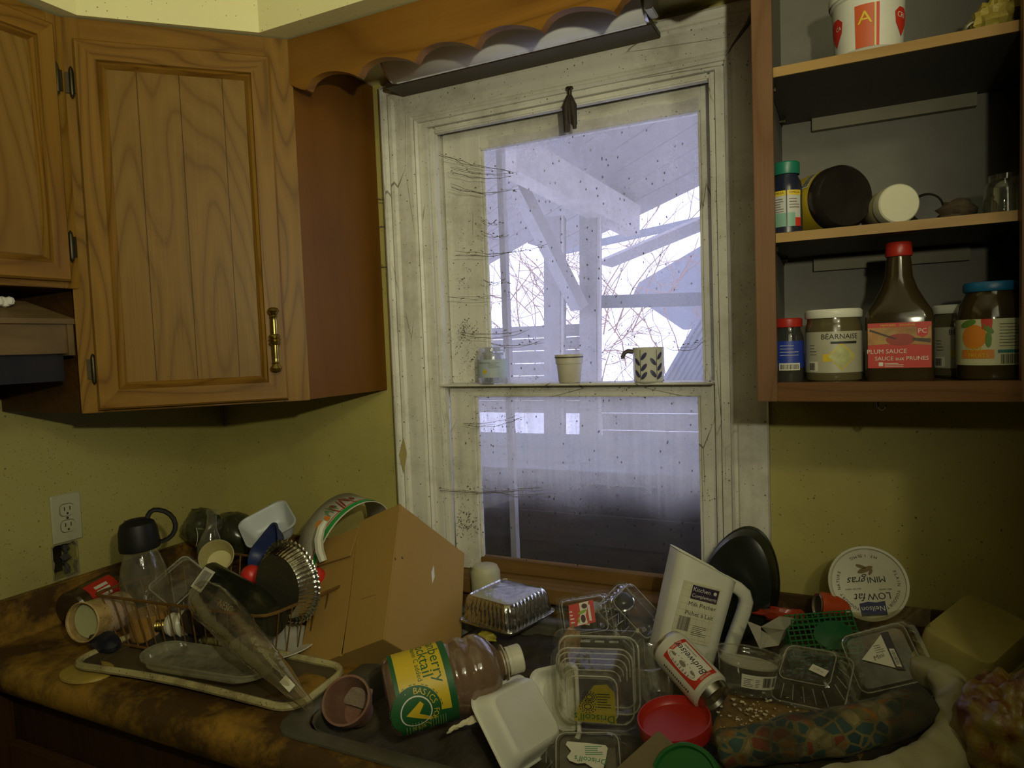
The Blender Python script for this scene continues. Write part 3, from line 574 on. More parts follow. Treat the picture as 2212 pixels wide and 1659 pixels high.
MB().box(.002, .021, -.70, -.022, CZ, .955, .004).build('backsplash', LAMINATE, ct); MB().box(.002, .66, -.021, -.002, CZ, .955, .004).build('backsplash', LAMINATE, ct); MB().box(1.56, 1.988, -.021, -.002, CZ, .95, .004).build('backsplash', LAMINATE, ct); MB().box(.66, 1.56, -.012, -.002, CZ, .871).build('backsplash', LAMINATE, ct, flat=True)
STEEL = pbr('grimy_sink_steel', (.17, .165, .12), .45, .6, dirt=.6, dcol=(.06, .045, .02))
sk = thing('kitchen_sink', 'grimy grey steel sink buried under rubbish', 'sink')
rim = [rr((SX1 - SX0) / 2 + o, (SY1 - SY0) / 2 + o, .05, z) for o, z in ((.032, CZ + .0008), (.031, CZ + .004), (.024, CZ + .006), (.004, CZ + .005), (-.002, CZ))]
cxs, cys = (SX0 + SX1) / 2, (SY0 + SY1) / 2; MS = Matrix.Translation((cxs, cys, 0))
MB().loft(rim, M=MS).build('rim', STEEL, sk)
bas = [rr((SX1 - SX0) / 2 + o, (SY1 - SY0) / 2 + o, .06, z) for o, z in ((-.002, CZ), (-.006, CZ - .01), (-.02, .72), (-.045, .695), (-.10, .69))]
MB().loft(bas, False, True, M=MS).build('basin', STEEL, sk, thick=.0012)
DRK = wood('dark_base_cabinet', (.030, .013, .005), (.055, .026, .010), 'Z', seed=20)
bc = thing('base_cabinet', 'dark brown base cabinet under the countertop', 'cabinet')
MB().box(.003, 1.98, -.64, -.01, -.05, .685).build('carcass', DRK, bc, flat=True); MB().box(.003, 1.98, -.642, -.62, .686, .787).build('top_rail', DRK, bc, flat=True)
zt = at(80, 1626, Y=-.664).z; FRN = wood('brown_door_front', (.06, .027, .011), (.10, .048, .020), 'X', seed=22)
for k in range(4): d = MB().box(.03 + .485 * k, .03 + .485 * k + .475, -.664, -.643, .10, zt, .004).build('door', FRN, bc)
MB().box(.002, .02, -.86, -.644, -.05, .787).build('wall_shade_panel', DRK, bc, flat=True)  # added dark panel, covers the lit wall where only shade falls
# outlet
def outlet():
    c = at(142, 1118, X=0); M = Matrix(((0, 0, 1, 0.0005), (-1, 0, 0, c.y), (0, 1, 0, c.z), (0, 0, 0, 1)))   # local x -> -y ... faces +x
    M = Matrix(((0, 0, 1, .0005), (1, 0, 0, c.y), (0, 1, 0, c.z), (0, 0, 0, 1)))
    t = thing('wall_outlet', 'ivory duplex wall outlet above the hole in the left wall', 'outlet', M)
    IV = pbr('ivory_plastic', (.40, .40, .25), .45, dirt=.25); DK = pbr('outlet_slot', (.012, .01, .006), .8)
    MB().loft([rr(.0355, .058, .003, 0), rr(.0355, .058, .003, .003), rr(.033, .0555, .003, .0055)], False, True).build('cover_plate', IV, t)
    for s in (-1, 1):
        o = MB().loft([rr(.0165, .0145, .010, .0055, cy=s * .0195), rr(.0160, .014, .010, .008, cy=s * .0195)], False, True).build('receptacle', IV, t)
        MB().loft([rr(.0175, .0155, .011, .0056, cy=s * .0195), rr(.0165, .0145, .010, .0057, cy=s * .0195)]).build('receptacle_gap', DK, o)
        for x in (-.0065, .0065): MB().box(x - .0011, x + .0011, s * .0195 - .001, s * .0195 + .008, .0075, .0083).build('slot', DK, o, flat=True)
        MB().lathe([(.0026, .0078), (.0026, .0084)], 10, False, True, Matrix.Translation((0, s * .0195 - .008, 0))).build('ground_hole', DK, o)
    MB().lathe([(.0028, .005), (.0028, .007), (.0015, .0078)], 10, False, True).build('screw', IRON, t)
outlet()
# ================================================================== shared shapes
CLR = clear('clear_plastic', dust=.085, gloss=.45, rough=.05, base=.06); CLR2 = clear('scuffed_clear_plastic', dust=.13, dustcol=(.6, .58, .45), gloss=.45, rough=.06, base=.06); CLR_GLINT = clear('painted_edge_glint', dust=.42, dustcol=(.75, .74, .62), gloss=.6, base=.12, body=.12); FILM = clear('thin_clear_film', dust=.10, gloss=.6); GLS = clear('clear_glass', (.80, .84, .74), dust=.12, gloss=.7, base=.08, rough=.04)  # the edge variant is whitened: highlights painted into its colour
FOILM = pbr('aluminium_foil', (.62, .62, .56), .24, 1, var=.1, dirt=.18, dcol=(.25, .2, .08), bump=.55, bs=55)
WFOAM = pbr('white_foam', (.66, .66, .56), .55, dirt=.25, dcol=(.35, .30, .12), ds=14); WPLAS = pbr('white_plastic', (.70, .70, .58), .35, dirt=.15, dcol=(.35, .3, .14)); PAPER = pbr('paper_label', (.66, .64, .50), .6, dirt=.2); INK = pbr('black_ink', (.015, .015, .015), .6, dirt=0)
GRN_INK = pbr('green_ink', (.01, .10, .025), .55, dirt=.1); YEL_INK = pbr('yellow_ink', (.62, .45, .02), .5, dirt=.12); RED_INK = pbr('red_ink', (.50, .028, .012), .5, dirt=.12); ORG_INK = pbr('orange_ink', (.60, .20, .02), .5, dirt=.12); WHT_INK = pbr('white_ink', (.68, .66, .56), .55, dirt=.1); BLU_INK = pbr('navy_ink', (.012, .022, .11), .5, dirt=.1); TEA_INK = pbr('teal_ink', (.02, .16, .15), .5)
RED_P = pbr('red_plastic', (.38, .02, .010), .38, dirt=.15, dcol=(.15, .02, .01)); GRN_P = pbr('green_plastic', (.012, .13, .022), .42, dirt=.2, dcol=(.02, .04, .01)); BLU_P = pbr('blue_plastic', (.02, .035, .12), .4); RUST = pbr('rusty_wire', (.20, .105, .025), .6, .5, var=.5, vs=60, dirt=.5, dcol=(.07, .03, .01), ds=50)
CARD = pbr('cardboard', (.34, .205, .042), .85, var=.10, vs=5, dirt=.12, dcol=(.22, .12, .04), stretch=(1, 1, 1), speck=.12, ss=45); CARD_E = pbr('cardboard_edge', (.24, .14, .05), .9)
TERRA = pbr('terracotta', (.17, .075, .042), .85, dirt=.4, dcol=(.30, .24, .16), ds=18)
def ring_ribs(hx, hy, rad, z, amp, pitch, cell=.004):
    r = dense(rr(hx, hy, rad, z, 5), cell); out = []; s = 0; n = len(r)
    for i, p in enumerate(r):
        a, c = V(r[i - 1]), V(r[(i + 1) % n]); t = (c - a).normalized(); nn = V((t.y, -t.x, 0)); s += (V(p) - a).length
        k = abs(((s / pitch) % 1) * 2 - 1); k = smoothstep((k - .25) / .5); out.append(tuple(V(p) + nn * (amp * k)))
    return out
def tub(b, hx0, hy0, hx1, hy1, h, rad=.012, rib=0, pitch=.012, lip=.006, drop=.003, M=None, mid=4, seg=.004, floor=True):
    """open tray: floor at z=0 (half size hx0,hy0), mouth at z=h (hx1,hy1), optional ribbed walls and a flange"""
    n_ = 3 if rib == 0 else 3; rings = []
    base = ring_ribs(hx0, hy0, rad, 0, 0, pitch, seg); n = len(base)
    def sized(hx, hy, z, amp):
        k = [(p[0] / hx0 * hx, p[1] / hy0 * hy, z) for p in base]
        if amp:
            out = []; s = 0
            for i, p in enumerate(k):
                t = (V(k[(i + 1) % n]) - V(k[i - 1])).normalized(); s += (V(p) - V(k[i - 1])).length; q = abs(((s / pitch) % 1) * 2 - 1); q = smoothstep((q - .2) / .5); out.append(tuple(V(p) + V((t.y, -t.x, 0)) * (amp * q)))
            return out
        return k
    rings.append(sized(hx0 - .006, hy0 - .006, .003, 0)); rings.append(sized(hx0 - .004, hy0 - .004, 0, 0)); rings.append(sized(hx0, hy0, .003, 0))
    for i in range(1, mid): f = i / mid; rings.append(sized(hx0 + (hx1 - hx0) * f, hy0 + (hy1 - hy0) * f, h * f, rib))
    rings.append(sized(hx1, hy1, h * .97, 0)); rings.append(sized(hx1 + .001, hy1 + .001, h, 0))
    if lip: rings.append(sized(hx1 + lip, hy1 + lip, h, 0)); rings.append(sized(hx1 + lip + .0008, hy1 + lip + .0008, h - drop, 0))
    return b.loft(rings, floor, False, True, M)
def tub_glints(b, hx0, hy0, hx1, hy1, h, rad=.012, pitch=.013, M=None, ribs=True, r=.0007):  # pale tubes along rims and ribs stand in for edges catching light
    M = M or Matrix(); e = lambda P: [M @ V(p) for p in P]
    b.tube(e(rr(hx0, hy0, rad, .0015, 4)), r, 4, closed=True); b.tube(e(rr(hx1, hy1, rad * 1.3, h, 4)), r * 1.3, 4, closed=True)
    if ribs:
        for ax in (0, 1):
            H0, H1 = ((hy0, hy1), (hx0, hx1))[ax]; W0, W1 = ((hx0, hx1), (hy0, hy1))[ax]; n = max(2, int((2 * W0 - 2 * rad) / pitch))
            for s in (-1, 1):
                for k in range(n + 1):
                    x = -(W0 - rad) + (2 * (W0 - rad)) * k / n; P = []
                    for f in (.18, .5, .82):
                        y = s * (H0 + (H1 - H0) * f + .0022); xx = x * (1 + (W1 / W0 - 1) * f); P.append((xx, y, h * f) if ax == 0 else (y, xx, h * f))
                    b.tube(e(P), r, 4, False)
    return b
def pm(M, lift=.0005): return planemap(M, lift)
def crumple(b, c, rx, ry, rz, seed, nu=26, nv=14, amp=.35, M=None, freq=2.2):
    rg = V((seed * 7.3, seed * 3.1, seed))
    def fn(u, v):
        a, t = 2 * math.pi * u, math.pi * (v - .5); d = V((math.cos(t) * math.cos(a), math.cos(t) * math.sin(a), math.sin(t)))
        k = 1 + amp * noise.noise(d * freq + rg) + amp * .5 * noise.noise(d * freq * 2.7 + rg) + amp * .25 * abs(noise.noise(d * freq * 6 + rg)); return (c[0] + d.x * rx * k, c[1] + d.y * ry * k, c[2] + d.z * rz * k)
    return b.grid(fn, nu, nv, M)
# ================================================================== left corner of the counter
# rusty dish rack
ZB, ZT = .866, .977
RB = [V((.258, -.566, ZB)), V((.668, -.531, ZB)), V((.70, -.285, ZB)), V((.285, -.29, ZB))]; RTp = [V((.238, -.588, ZT)), V((.700, -.548, ZT)), V((.735, -.262, ZT)), V((.262, -.262, ZT))]
dr = thing('dish_rack', 'rusty wire dish rack heaped with jars and packaging', 'dish rack')
def loopwire(P, r, nme):
    pts = []
    for i in range(4):
        a, c = P[i], P[(i + 1) % 4]; L_ = (c - a).length; d = (c - a) / L_; pts += [a + d * .025, a + d * L_ * .5, c - d * .025, c - d * .007 + (P[(i + 2) % 4] - c).normalized() * .007]
    MB().tube(pts, r, 6, closed=True).build(nme, RUST, dr)
loopwire(RTp, .0034, 'top_rim'); loopwire(RB, .0028, 'bottom_rim')
for i in range(4):
    n = (15, 9, 15, 9)[i]
    for k in range(1, n): f = k / n; MB().tube([RTp[i].lerp(RTp[(i + 1) % 4], f), RB[i].lerp(RB[(i + 1) % 4], f)], .0016, 5).build('upright_wire', RUST, dr)
for k in range(1, 12): f = k / 12; MB().tube([RB[0].lerp(RB[1], f), RB[3].lerp(RB[2], f)], .0016, 5).build('floor_wire', RUST, dr)
# sports bottle with black cap
p = V((.318, -.512, .868)); sb = thing('sports_bottle', 'clear bottle with a black looped cap and a little amber liquid', 'bottle', stand(p) @ Matrix.Rotation(R(-3), 4, 'Y'))
prof = [(.030, .002), (.040, 0), (.0445, .006)] + [(.0445 + (.0022 if k % 2 else 0), .012 + .0085 * k) for k in range(11)] + [(.0475, .108), (.0485, .122), (.047, .140), (.043, .160), (.036, .182), (.031, .196), (.031, .206)]
MB().lathe(prof, 32, True).build('body', CLR2, sb, sharp=60)
MB().lathe([(.028, .003), (.0425, .004), (.0425, .056)], 28, True, True).build('amber_liquid', pbr('amber_liquid', (.40, .19, .02), .2, dirt=.1), sb)
MB().lathe([(.0405, .198), (.0415, .203), (.0405, .215), (.0385, .240), (.034, .254), (.022, .262), (.001, .264)], 28).build('cap', BLACK, sb)
b = MB(); b.tube([(.028 + .036 * math.cos(t) * (1 if math.cos(t) > 0 else .55) + .010, 0, .240 + .036 * math.sin(t) - .004 * math.cos(t)) for t in [2 * math.pi * k / 18 for k in range(18)]], .0052, 6, closed=True); b.build('strap_loop', BLACK, sb)
# brown jar with red label lying by the wall
M, ln = axial(at(150, 1318, Y=-.535), at(252, 1262, Y=-.39)); jr = thing('brown_jar', 'brown glass jar with a red label lying against the left backsplash', 'jar', M)
MB().lathe([(.001, .002), (.036, 0), (.041, .006), (.041, ln * .85), (.034, ln * .95), (.030, ln)], 28).build('body', pbr('brown_glass', (.035, .022, .008), .12, dirt=.35), jr)
b = MB(); b.grid(lambda u, v: cylmap(.041)((u * 2 - 1) * .035, .03 + .085 * v), 8, 1); b.build('label', RED_INK, jr); b = MB(); [rect(b, -.02 + .012 * k, -.012 + .012 * k, .05, .09, cylmap(.041, lift=.0008)) for k in range(4)]; b.build('label_print', PAPER, jr)
# rusty cream tin lying open
M, ln = axial(at(176, 1345, Y=-.625), at(262, 1318, Y=-.52)); tn = thing('rusty_tin', 'rust-speckled cream tin lying on its side with the open end towards the left', 'tin', M)
RTIN = pbr('rust_speckled_tin', (.46, .33, .12), .6, dirt=.75, dcol=(.12, .05, .015), ds=30, speck=.7, ss=110)
MB().lathe([(.040, 0), (.042, .002), (.042, .005), (.040, .007), (.040, ln - .006), (.042, ln - .003), (.040, ln), (.001, ln)], 30).build('body', RTIN, tn, thick=.001)
b = MB(); b.lathe([(.037, .02), (.001, .022)], 24); b.build('inner_bottom', pbr('greenish_tin_inside', (.40, .40, .20), .5), tn)
MB().lathe([(.0403, ln * .35), (.0406, ln * .4), (.0406, ln * .8), (.0403, ln * .85)], 30).build('paper_band', pbr('pink_speckled_band', (.46, .33, .22), .7, speck=.9, ss=140, dirt=.3), tn)
tag(MB().lathe([(.001, -.012), (.02, -.010), (.03, -.002), (.028, .006), (.016, .012), (.001, .013)], 20, M=frame(at(226, 1386, Y=-.60), (.3, -.4, 1)) @ Matrix.Diagonal((1.3, .8, 1, 1))).build('dark_scoop', pbr('navy_black_plastic', (.012, .013, .022), .2, dirt=.1)), 'small glossy dark blue plastic scoop below the sports bottle', 'scoop')
# clear ribbed clamshell
M = frame(at(388, 1262, Y=-.43), tocam(at(388, 1262, Y=-.43)) + V((-.1, 0, .55)), x=RT * .8 - UP * .75); cl = thing('clear_clamshell', 'clear ribbed food clamshell standing in the dish rack beside the sports bottle', 'plastic container', M, 'clear clamshells')
b = MB(); tub(b, .040, .052, .052, .064, .045, .012, .003, .013, M=Matrix.Rotation(math.pi, 4, 'X') @ Matrix.Translation((0, 0, -.02))); b.build('tray', CLR, cl); b = MB(); tub_glints(b, .040, .052, .052, .064, .045, M=Matrix.Rotation(math.pi, 4, 'X') @ Matrix.Translation((0, 0, -.02)), r=.0014); b.build('edge_glints', CLR_GLINT, cl)
b = MB(); tub(b, .044, .056, .052, .064, .02, .012, .002, .013, M=Matrix.Translation((0, .0, -.047))); b.build('lid', CLR, cl)
# clear small bottle behind
tag(MB().lathe([(.001, 0), (.026, 0), (.030, .01), (.030, .07), (.022, .095), (.013, .115), (.011, .15), (.014, .152), (.014, .162), (.001, .163)], 24, M=frame(V((.24, -.29, .93)), (.12, .05, 1))).build('clear_bottle', CLR2), 'small empty clear bottle behind the sports bottle', 'bottle')
# smoky crumpled bag in the corner
b = MB(); crumple(b, (0, 0, 0), .055, .05, .05, 3, amp=.22, freq=1.6); o = b.build('smoky_bag', clear('smoky_film', (.42, .44, .30), dust=.25, dustcol=(.22, .22, .13), rough=.25), M=Matrix.Translation(at(440, 1140, Y=-.20))); tag(o, 'crumpled smoky plastic bag, the left of two in the corner', 'plastic bag', 'smoky bags in the corner')
b = MB(); crumple(b, (0, 0, 0), .075, .05, .055, 8, amp=.2, freq=1.5); o = b.build('smoky_bag', clear('smoky_film_2', (.35, .38, .26), dust=.3, dustcol=(.18, .19, .11), rough=.25), M=Matrix.Translation(at(505, 1152, Y=-.13))); tag(o, 'crumpled smoky plastic bag beside the white square bowl', 'plastic bag', 'smoky bags in the corner')
b = MB(); b.grid(lambda u, v: (.004 * math.sin(v * 3), .008 * (u - .5), .05 * (v - .5)), 2, 8); o = b.build('pale_strip', PAPER, M=frame(at(424, 1160, Y=-.27), V((.1, 0, 1)), y=-tocam((.3, -.3, 1))), thick=.001); tag(o, 'narrow pale paper strip stuck in the corner rubbish', 'paper strip')
# white square bowl
b = MB(); tub(b, .045, .045, .064, .064, .05, .018, 0, lip=.005, mid=5); o = b.build('square_bowl', pbr('white_bowl', (.60, .64, .64), .4, dirt=.12), M=frame(at(592, 1158, Y=-.12), V((.05, -.50, .85)), x=(.8, -.6, -.1)), thick=.002); tag(o, 'white square plastic bowl tipped forward in the back corner', 'bowl')
# cream cup
p = at(467, 1201, Y=-.36); b = MB(); b.lathe([(.001, .06), (.026, .06), (.030, .055), (.037, .003), (.040, 0), (.038, -.002), (.036, .002), (.028, .052), (.001, .054)], 28); o = b.build('cream_cup', pbr('cream_plastic', (.52, .46, .20), .5, dirt=.35), M=frame(p, -(tocam(p) + V((-.2, 0, .25))))); tag(o, 'cream plastic cup lying in the rack, mouth towards the viewer', 'cup')
# black coffee jar
M, ln = axial(at(452, 1257, Y=-.445), at(596, 1342, Y=-.50)); cj = thing('coffee_jar', 'black rounded coffee jar with a white barcode, lying in the rack', 'jar', M)
BJ = pbr('black_glossy_jar', (.012, .013, .008), .18, dirt=.3, dcol=(.06, .06, .03)); s_ = .041
b = MB(); b.loft([rr(s_ - .012, s_ - .012, .015, 0, 5), rr(s_ - .003, s_ - .003, .02, .004, 5), rr(s_, s_, .022, .012, 5), rr(s_, s_, .022, ln * .72, 5), rr(s_ - .004, s_ - .004, .024, ln * .8, 5), rr(s_ - .012, s_ - .012, .024, ln * .88, 5), rr(s_ - .012, s_ - .012, .024, ln, 5)], True, True); b.build('body', BJ, cj)
fn = lambda u, v: (u, -s_ - .0006, v); b = MB(); rect(b, -.022, .026, .012, .055, fn); b.build('barcode_label', PAPER, cj); b = MB(); barcode(b, -.016, .020, .018, .05, lambda u, v: (u, -s_ - .0010, v), 4, vert=True); b.build('barcode', INK, cj)
b = MB(); text(b, 'NESC', .020, fn, .024, ln * .58, rot=math.pi / 2); b.build('lettering', WHT_INK, cj)
# clear flower sleeve
a, c = at(437, 1283, Y=-.565), at(668, 1524, Y=-.665); M, ln = axial(a, c); b = MB()
pr_ = [(.030, 0), (.034, ln * .04), (.036, ln * .12), (.036, ln * .25), (.033, ln * .42), (.026, ln * .6), (.019, ln * .78), (.013, ln * .9), (.009, ln)]
b.lathe(pr_, 22, wob=lambda t, z: 1 + .07 * math.sin(3 * t + z * 40) + .04 * math.sin(5 * t - z * 70)); fs = thing('flower_sleeve', 'long tapering clear plastic flower sleeve leaning out of the dish rack', 'plastic sleeve', M); b.build('sleeve', clear('sleeve_film', (.88, .86, .78), dust=.13, dustcol=(.5, .46, .34), gloss=.85, base=.12, rough=.08, bump=.5), fs, sharp=60)
b = MB(); b.tube([(.0345 * math.cos(t), .0345 * math.sin(t), .02 + .004 * math.sin(2 * t)) for t in [2 * math.pi * k / 24 for k in range(24)]], .0012, 5, closed=True); b.build('rolled_hem', CLR, fs); b = MB(); rect(b, -.006, .008, ln * .82, ln * .9, cylmap(lambda z: .0155)); b.build('tape', PAPER, fs)
# red ball-shaped caps
for (x, y, Y, r_, lab) in ((543, 1243, -.385, .024, 'round red plastic cap in the rack behind the coffee jar'), (684, 1245, -.34, .02, 'round red plastic cap wedged between foil pan and cardboard box')):
    b = MB(); b.lathe([(.001, r_), (r_ * .5, r_ * .86), (r_ * .86, r_ * .5), (r_, 0), (r_ * .95, -r_ * .5), (r_ * .95, -r_ * .9)], 22); tag(b.build('bottle_stopper', pbr('bright_red_plastic', (.60, .03, .02), .4, dirt=.05), M=frame(at(x, y, Y=Y), tocam((.5, -.4, 1)) + V((-.3, 0, .4)))), lab, 'cap', 'red round caps')
# foil pie pan
p = at(598, 1266, Y=-.47); M = frame(p, -tocam(p) * .72 + RT * .60 + UP * .22); fp = thing('pie_pan', 'round crimped foil pie pan, its dark underside towards the viewer', 'foil pan', M)
crm = lambda t, z: 1 + (.018 if z > .004 else 0) * math.sin(46 * t) + .01 * math.sin(3 * t)
b = MB(); b.lathe([(.063, 0), (.066, .006), (.070, .016), (.074, .028), (.076, .034), (.085, .036), (.087, .033), (.085, .031)], 184, wob=crm); b.build('crimped_wall', FOILM, fp, sharp=60)
b = MB(); b.lathe([(.001, .002), (.05, .002), (.0625, 0)], 46); b.build('base', pbr('tarnished_foil_base', (.13, .125, .09), .35, .8, dirt=.4, bump=.3), fp)
# blue plastic tray
b = MB(); tub(b, .045, .03, .06, .045, .03, .02, lip=.004); tag(b.build('blue_tray', BLU_P, M=frame(at(592, 1196, Y=-.30), V((-.35, -.8, .45)), x=RT + UP * .6), thick=.002), 'dark blue plastic tray behind the foil pie pan', 'tray')
# printed paper tub behind the box
p = at(768, 1187, Y=-.20); M = frame(p, tocam(p) * .50 + RT * .68 - UP * .38, x=UP); pt = thing('paper_tub', 'large printed paper food tub with a green stripe, lying behind the cardboard box', 'paper tub', M)
R1 = .122; b = MB(); b.lathe([(R1 * .94, -.075), (R1, 0), (R1 + .001, .001)], 60); b.build('wall', pbr('white_carton', (.62, .60, .46), .55, dirt=.15), pt, thick=.0015)
b = MB(); b.lathe([(R1 + .0006, -.012), (R1 + .0012, -.001)], 60); b.build('green_stripe', pbr('bright_green_ink', (.02, .30, .05), .5), pt); b = MB(); b.lathe([(R1 + .0003, -.0165), (R1 + .0006, -.0145)], 60); b.build('red_line', RED_INK, pt)
b = MB(); b.lathe([(R1 * .937, -.07), (R1 * .99, -.002)], 50); b.build('inside', pbr('grey_carton_inside', (.14, .12, .09), .8), pt)
def tubmap(a, z): rad = R1 * (1 + z * .8) + .001; return (rad * math.cos(a), rad * math.sin(a), z)
b = MB(); 
for a0, z0, ra, rz in ((.98, -.035, .10, .013), (.80, -.03, .05, .009)): disc(b, a0, z0, ra, rz, tubmap, 16)
b.build('tomato_print', ORG_INK, pt); b = MB()
for k in range(7): disc(b, .10 + .085 * k + .02 * math.sin(k * 3), -.036 + .008 * math.sin(k * 2.2), .055, .008, tubmap, 10, rot=.5 * math.sin(k * 5))
b.build('berry_print', pbr('dark_red_ink', (.20, .03, .02), .6), pt)
b = MB()
for k in range(9): disc(b, .50 + .03 * k, -.040 + .006 * math.sin(k * 1.7), .012, .008, tubmap, 8, rot=k)
b.build('leaf_print', pbr('leaf_green_ink', (.06, .17, .05), .6), pt)
b = MB(); text(b, 'Die', .020, lambda u, v: (R1 * .93 * math.cos(2.4 + u / R1), R1 * .93 * math.sin(2.4 + u / R1), -.03 + v)); text(b, 'BIC', .02, lambda u, v: (R1 * .93 * math.cos(1.6 + u / R1), R1 * .93 * math.sin(1.6 + u / R1), -.035 + v)); b.build('inside_lettering', WHT_INK, pt)
b = MB(); P0 = [at(703, 1126, Y=-.335), at(694, 1140, Y=-.345), at(688, 1165, Y=-.352), at(690, 1190, Y=-.355), at(698, 1212, Y=-.355)]
b.tube(P0, [.006, .009, .010, .010, .009], 8); tag(b.build('curved_strip', pbr('ivory_handle', (.60, .60, .46), .4)), 'curved white plastic handle sticking up beside the cardboard box', 'plastic strip')
# things down inside the rack
M, ln = axial(at(338, 1352, Y=-.53), at(418, 1345, Y=-.50)); lh = thing('lamp_holder', 'white ceramic lamp holder with a brass thread inside the rack', 'lamp holder', M)
b = MB(); b.lathe([(.001, 0), (.010, .001)] + [(.0115 if k % 2 else .013, .003 + .0028 * k) for k in range(8)] + [(.012, .026)], 20); b.build('brass_thread', BRASS, lh)
b = MB(); b.lathe([(.013, .024), (.022, .030), (.025, .038), (.022, .046), (.024, .052), (.028, .060), (.024, .068), (.026, .076), (.022, ln * .9), (.001, ln)], 24); b.build('ceramic_body', pbr('white_ceramic', (.62, .60, .46), .25, dirt=.3, dcol=(.4, .22, .04)), lh)
tag(MB().box(-.055, .055, -.03, .03, 0, .035, .002).build('printed_carton', [pbr('black_carton', (.015, .015, .014), .5)], M=frame(at(382, 1405, Y=-.515), V((0, -.5, .9)), x=(1, .1, 0))), 'small black carton lying in the bottom of the dish rack', 'carton')
MB()
pl = MB().lathe([(.001, .004), (.055, .004), (.062, .006), (.088, .014), (.090, .013), (.062, .002), (.001, 0)], 40).build('white_plate', pbr('white_china', (.62, .60, .48), .2, dirt=.3), M=Matrix.Translation((.63, -.465, .871))); tag(pl, 'white china plate lying flat in the right end of the dish rack', 'plate')
cr = MB().lathe([(.001, .045), (.03, .044), (.034, .035), (.034, 0), (.001, -.001)], 24).build('round_stopper', pbr('dark_brown_lid', (.03, .018, .012), .4), M=frame(at(425, 1345, Y=-.535), V((-.3, .6, .2)))); tag(cr, 'round dark brown jar lid between lamp holder and flower sleeve', 'lid')
# enamel tray and what lies on it
TRAY = pbr('chipped_cream_enamel', (.42, .37, .17), .45, dirt=.85, dcol=(.09, .05, .02), ds=20, speck=.7, ss=120)
def trayfn(rx, ry, z, dz): return [(x + .0, y + .010 * math.sin((x + .28) * 7), z2 + dz - .003 * max(0, x / .28)) for x, y, z2 in dense(rr(rx, ry, .04, z), .02)]
et = thing('enamel_tray', 'chipped cream enamel tray with a curled rim in front of the dish rack', 'tray', Matrix.Translation((.565, -.575, .857)) @ Matrix.Rotation(R(5), 4, 'Z'))
b = MB(); b.loft([trayfn(.255, .060, 0, .0), trayfn(.262, .066, 0, .001), trayfn(.276, .080, .016, .0)], True); b.build('pan', pbr('brown_stained_tray', (.075, .055, .022), .5, dirt=.5), et, thick=.0012, off=1)
b = MB(); b.tube(trayfn(.277, .081, .016, .0), .0072, 8, closed=True); b.build('curled_rim', TRAY, et)
b = MB(); b.loft([[(x * 1.0, y + .012 * (x / .15) ** 2, z) for x, y, z in rr(.14 * k, .042 * k, .041 * k, z, 8)] for k, z in ((.1, .004), (.92, .004), (1, .008), (1.04, .022), (1.10, .024), (1.10, .020))], True); o = b.build('oval_lid', clear('milky_oval_lid', (.7, .7, .58), dust=.35, dustcol=(.45, .43, .28), body=.25), M=Matrix.Translation(at(445, 1450, Y=-.605)) @ Matrix.Rotation(R(6), 4, 'Z')); tag(o, 'long oval milky plastic lid lying on the enamel tray', 'lid')
tag(MB().lathe([(.001, .006), (.046, .006), (.05, .004), (.051, 0), (.049, 0), (.047, .004), (.001, .0045)], 36, M=Matrix.Diagonal((1.15, .85, 1, 1))).build('yellow_saucer', pbr('yellow_stained_lid', (.42, .30, .05), .5, dirt=.5), M=Matrix.Translation((.33, -.665, .8556))), 'yellowed flat plastic lid under the left end of the enamel tray', 'lid')
# ================================================================== filler sheet added under the packaging, in the sink and on the counter
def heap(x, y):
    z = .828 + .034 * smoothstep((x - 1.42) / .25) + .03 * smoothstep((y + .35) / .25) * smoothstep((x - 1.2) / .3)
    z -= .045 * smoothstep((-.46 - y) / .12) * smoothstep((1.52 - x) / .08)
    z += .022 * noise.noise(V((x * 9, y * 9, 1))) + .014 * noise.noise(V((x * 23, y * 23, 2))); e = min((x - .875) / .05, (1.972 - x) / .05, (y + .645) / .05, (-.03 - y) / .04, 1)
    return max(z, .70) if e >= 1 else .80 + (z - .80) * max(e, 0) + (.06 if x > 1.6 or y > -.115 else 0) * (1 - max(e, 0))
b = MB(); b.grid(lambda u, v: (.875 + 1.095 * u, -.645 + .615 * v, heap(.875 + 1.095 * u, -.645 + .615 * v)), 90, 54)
FILLERM = pbr('dark_gap_filler', (.050, .038, .018), .75, var=.6, vs=30, dirt=.6, dcol=(.012, .010, .006), ds=12, bump=.9, bs=70)  # dark colour carries the shade of the gaps between things
o = b.build('gap_filler', FILLERM); tag(o, 'dark filler sheet added beneath the packaging to keep the gaps dark', 'filler'); o['kind'] = 'stuff'
# ================================================================== cardboard box
BM = Matrix(((.2496, -.9102, -.3305, .9144), (.7158, -.0565, .6961, -.4651), (-.6522, -.4103, .6374, .9328), (0, 0, 0, 1)))
bw, bl, bh, T_ = .234, .23, .315, .004
cb = thing('cardboard_box', 'torn brown cardboard box tipped on its corner, flaps towards the left', 'box', BM)
MB().box(0, bw, 0, T_, 0, bh, .0008).build('side_panel', CARD, cb); MB().box(0, bw, bl - T_, bl, 0, bh, .0008).build('side_panel', CARD, cb); MB().box(bw - T_, bw, T_, bl - T_, 0, bh).build('back_panel', CARD, cb, flat=True)
MB().box(0, bw, T_, bl - T_, 0, T_).build('bottom_panel', CARD, cb, flat=True); MB().box(.02, bw, T_, bl - T_, bh - T_, bh).build('top_panel', CARD, cb, flat=True)
MX = Matrix(((0, 0, 1, 0), (1, 0, 0, 0), (0, 1, 0, 0), (0, 0, 0, 1)))     # polygon (y,z) extruded along x
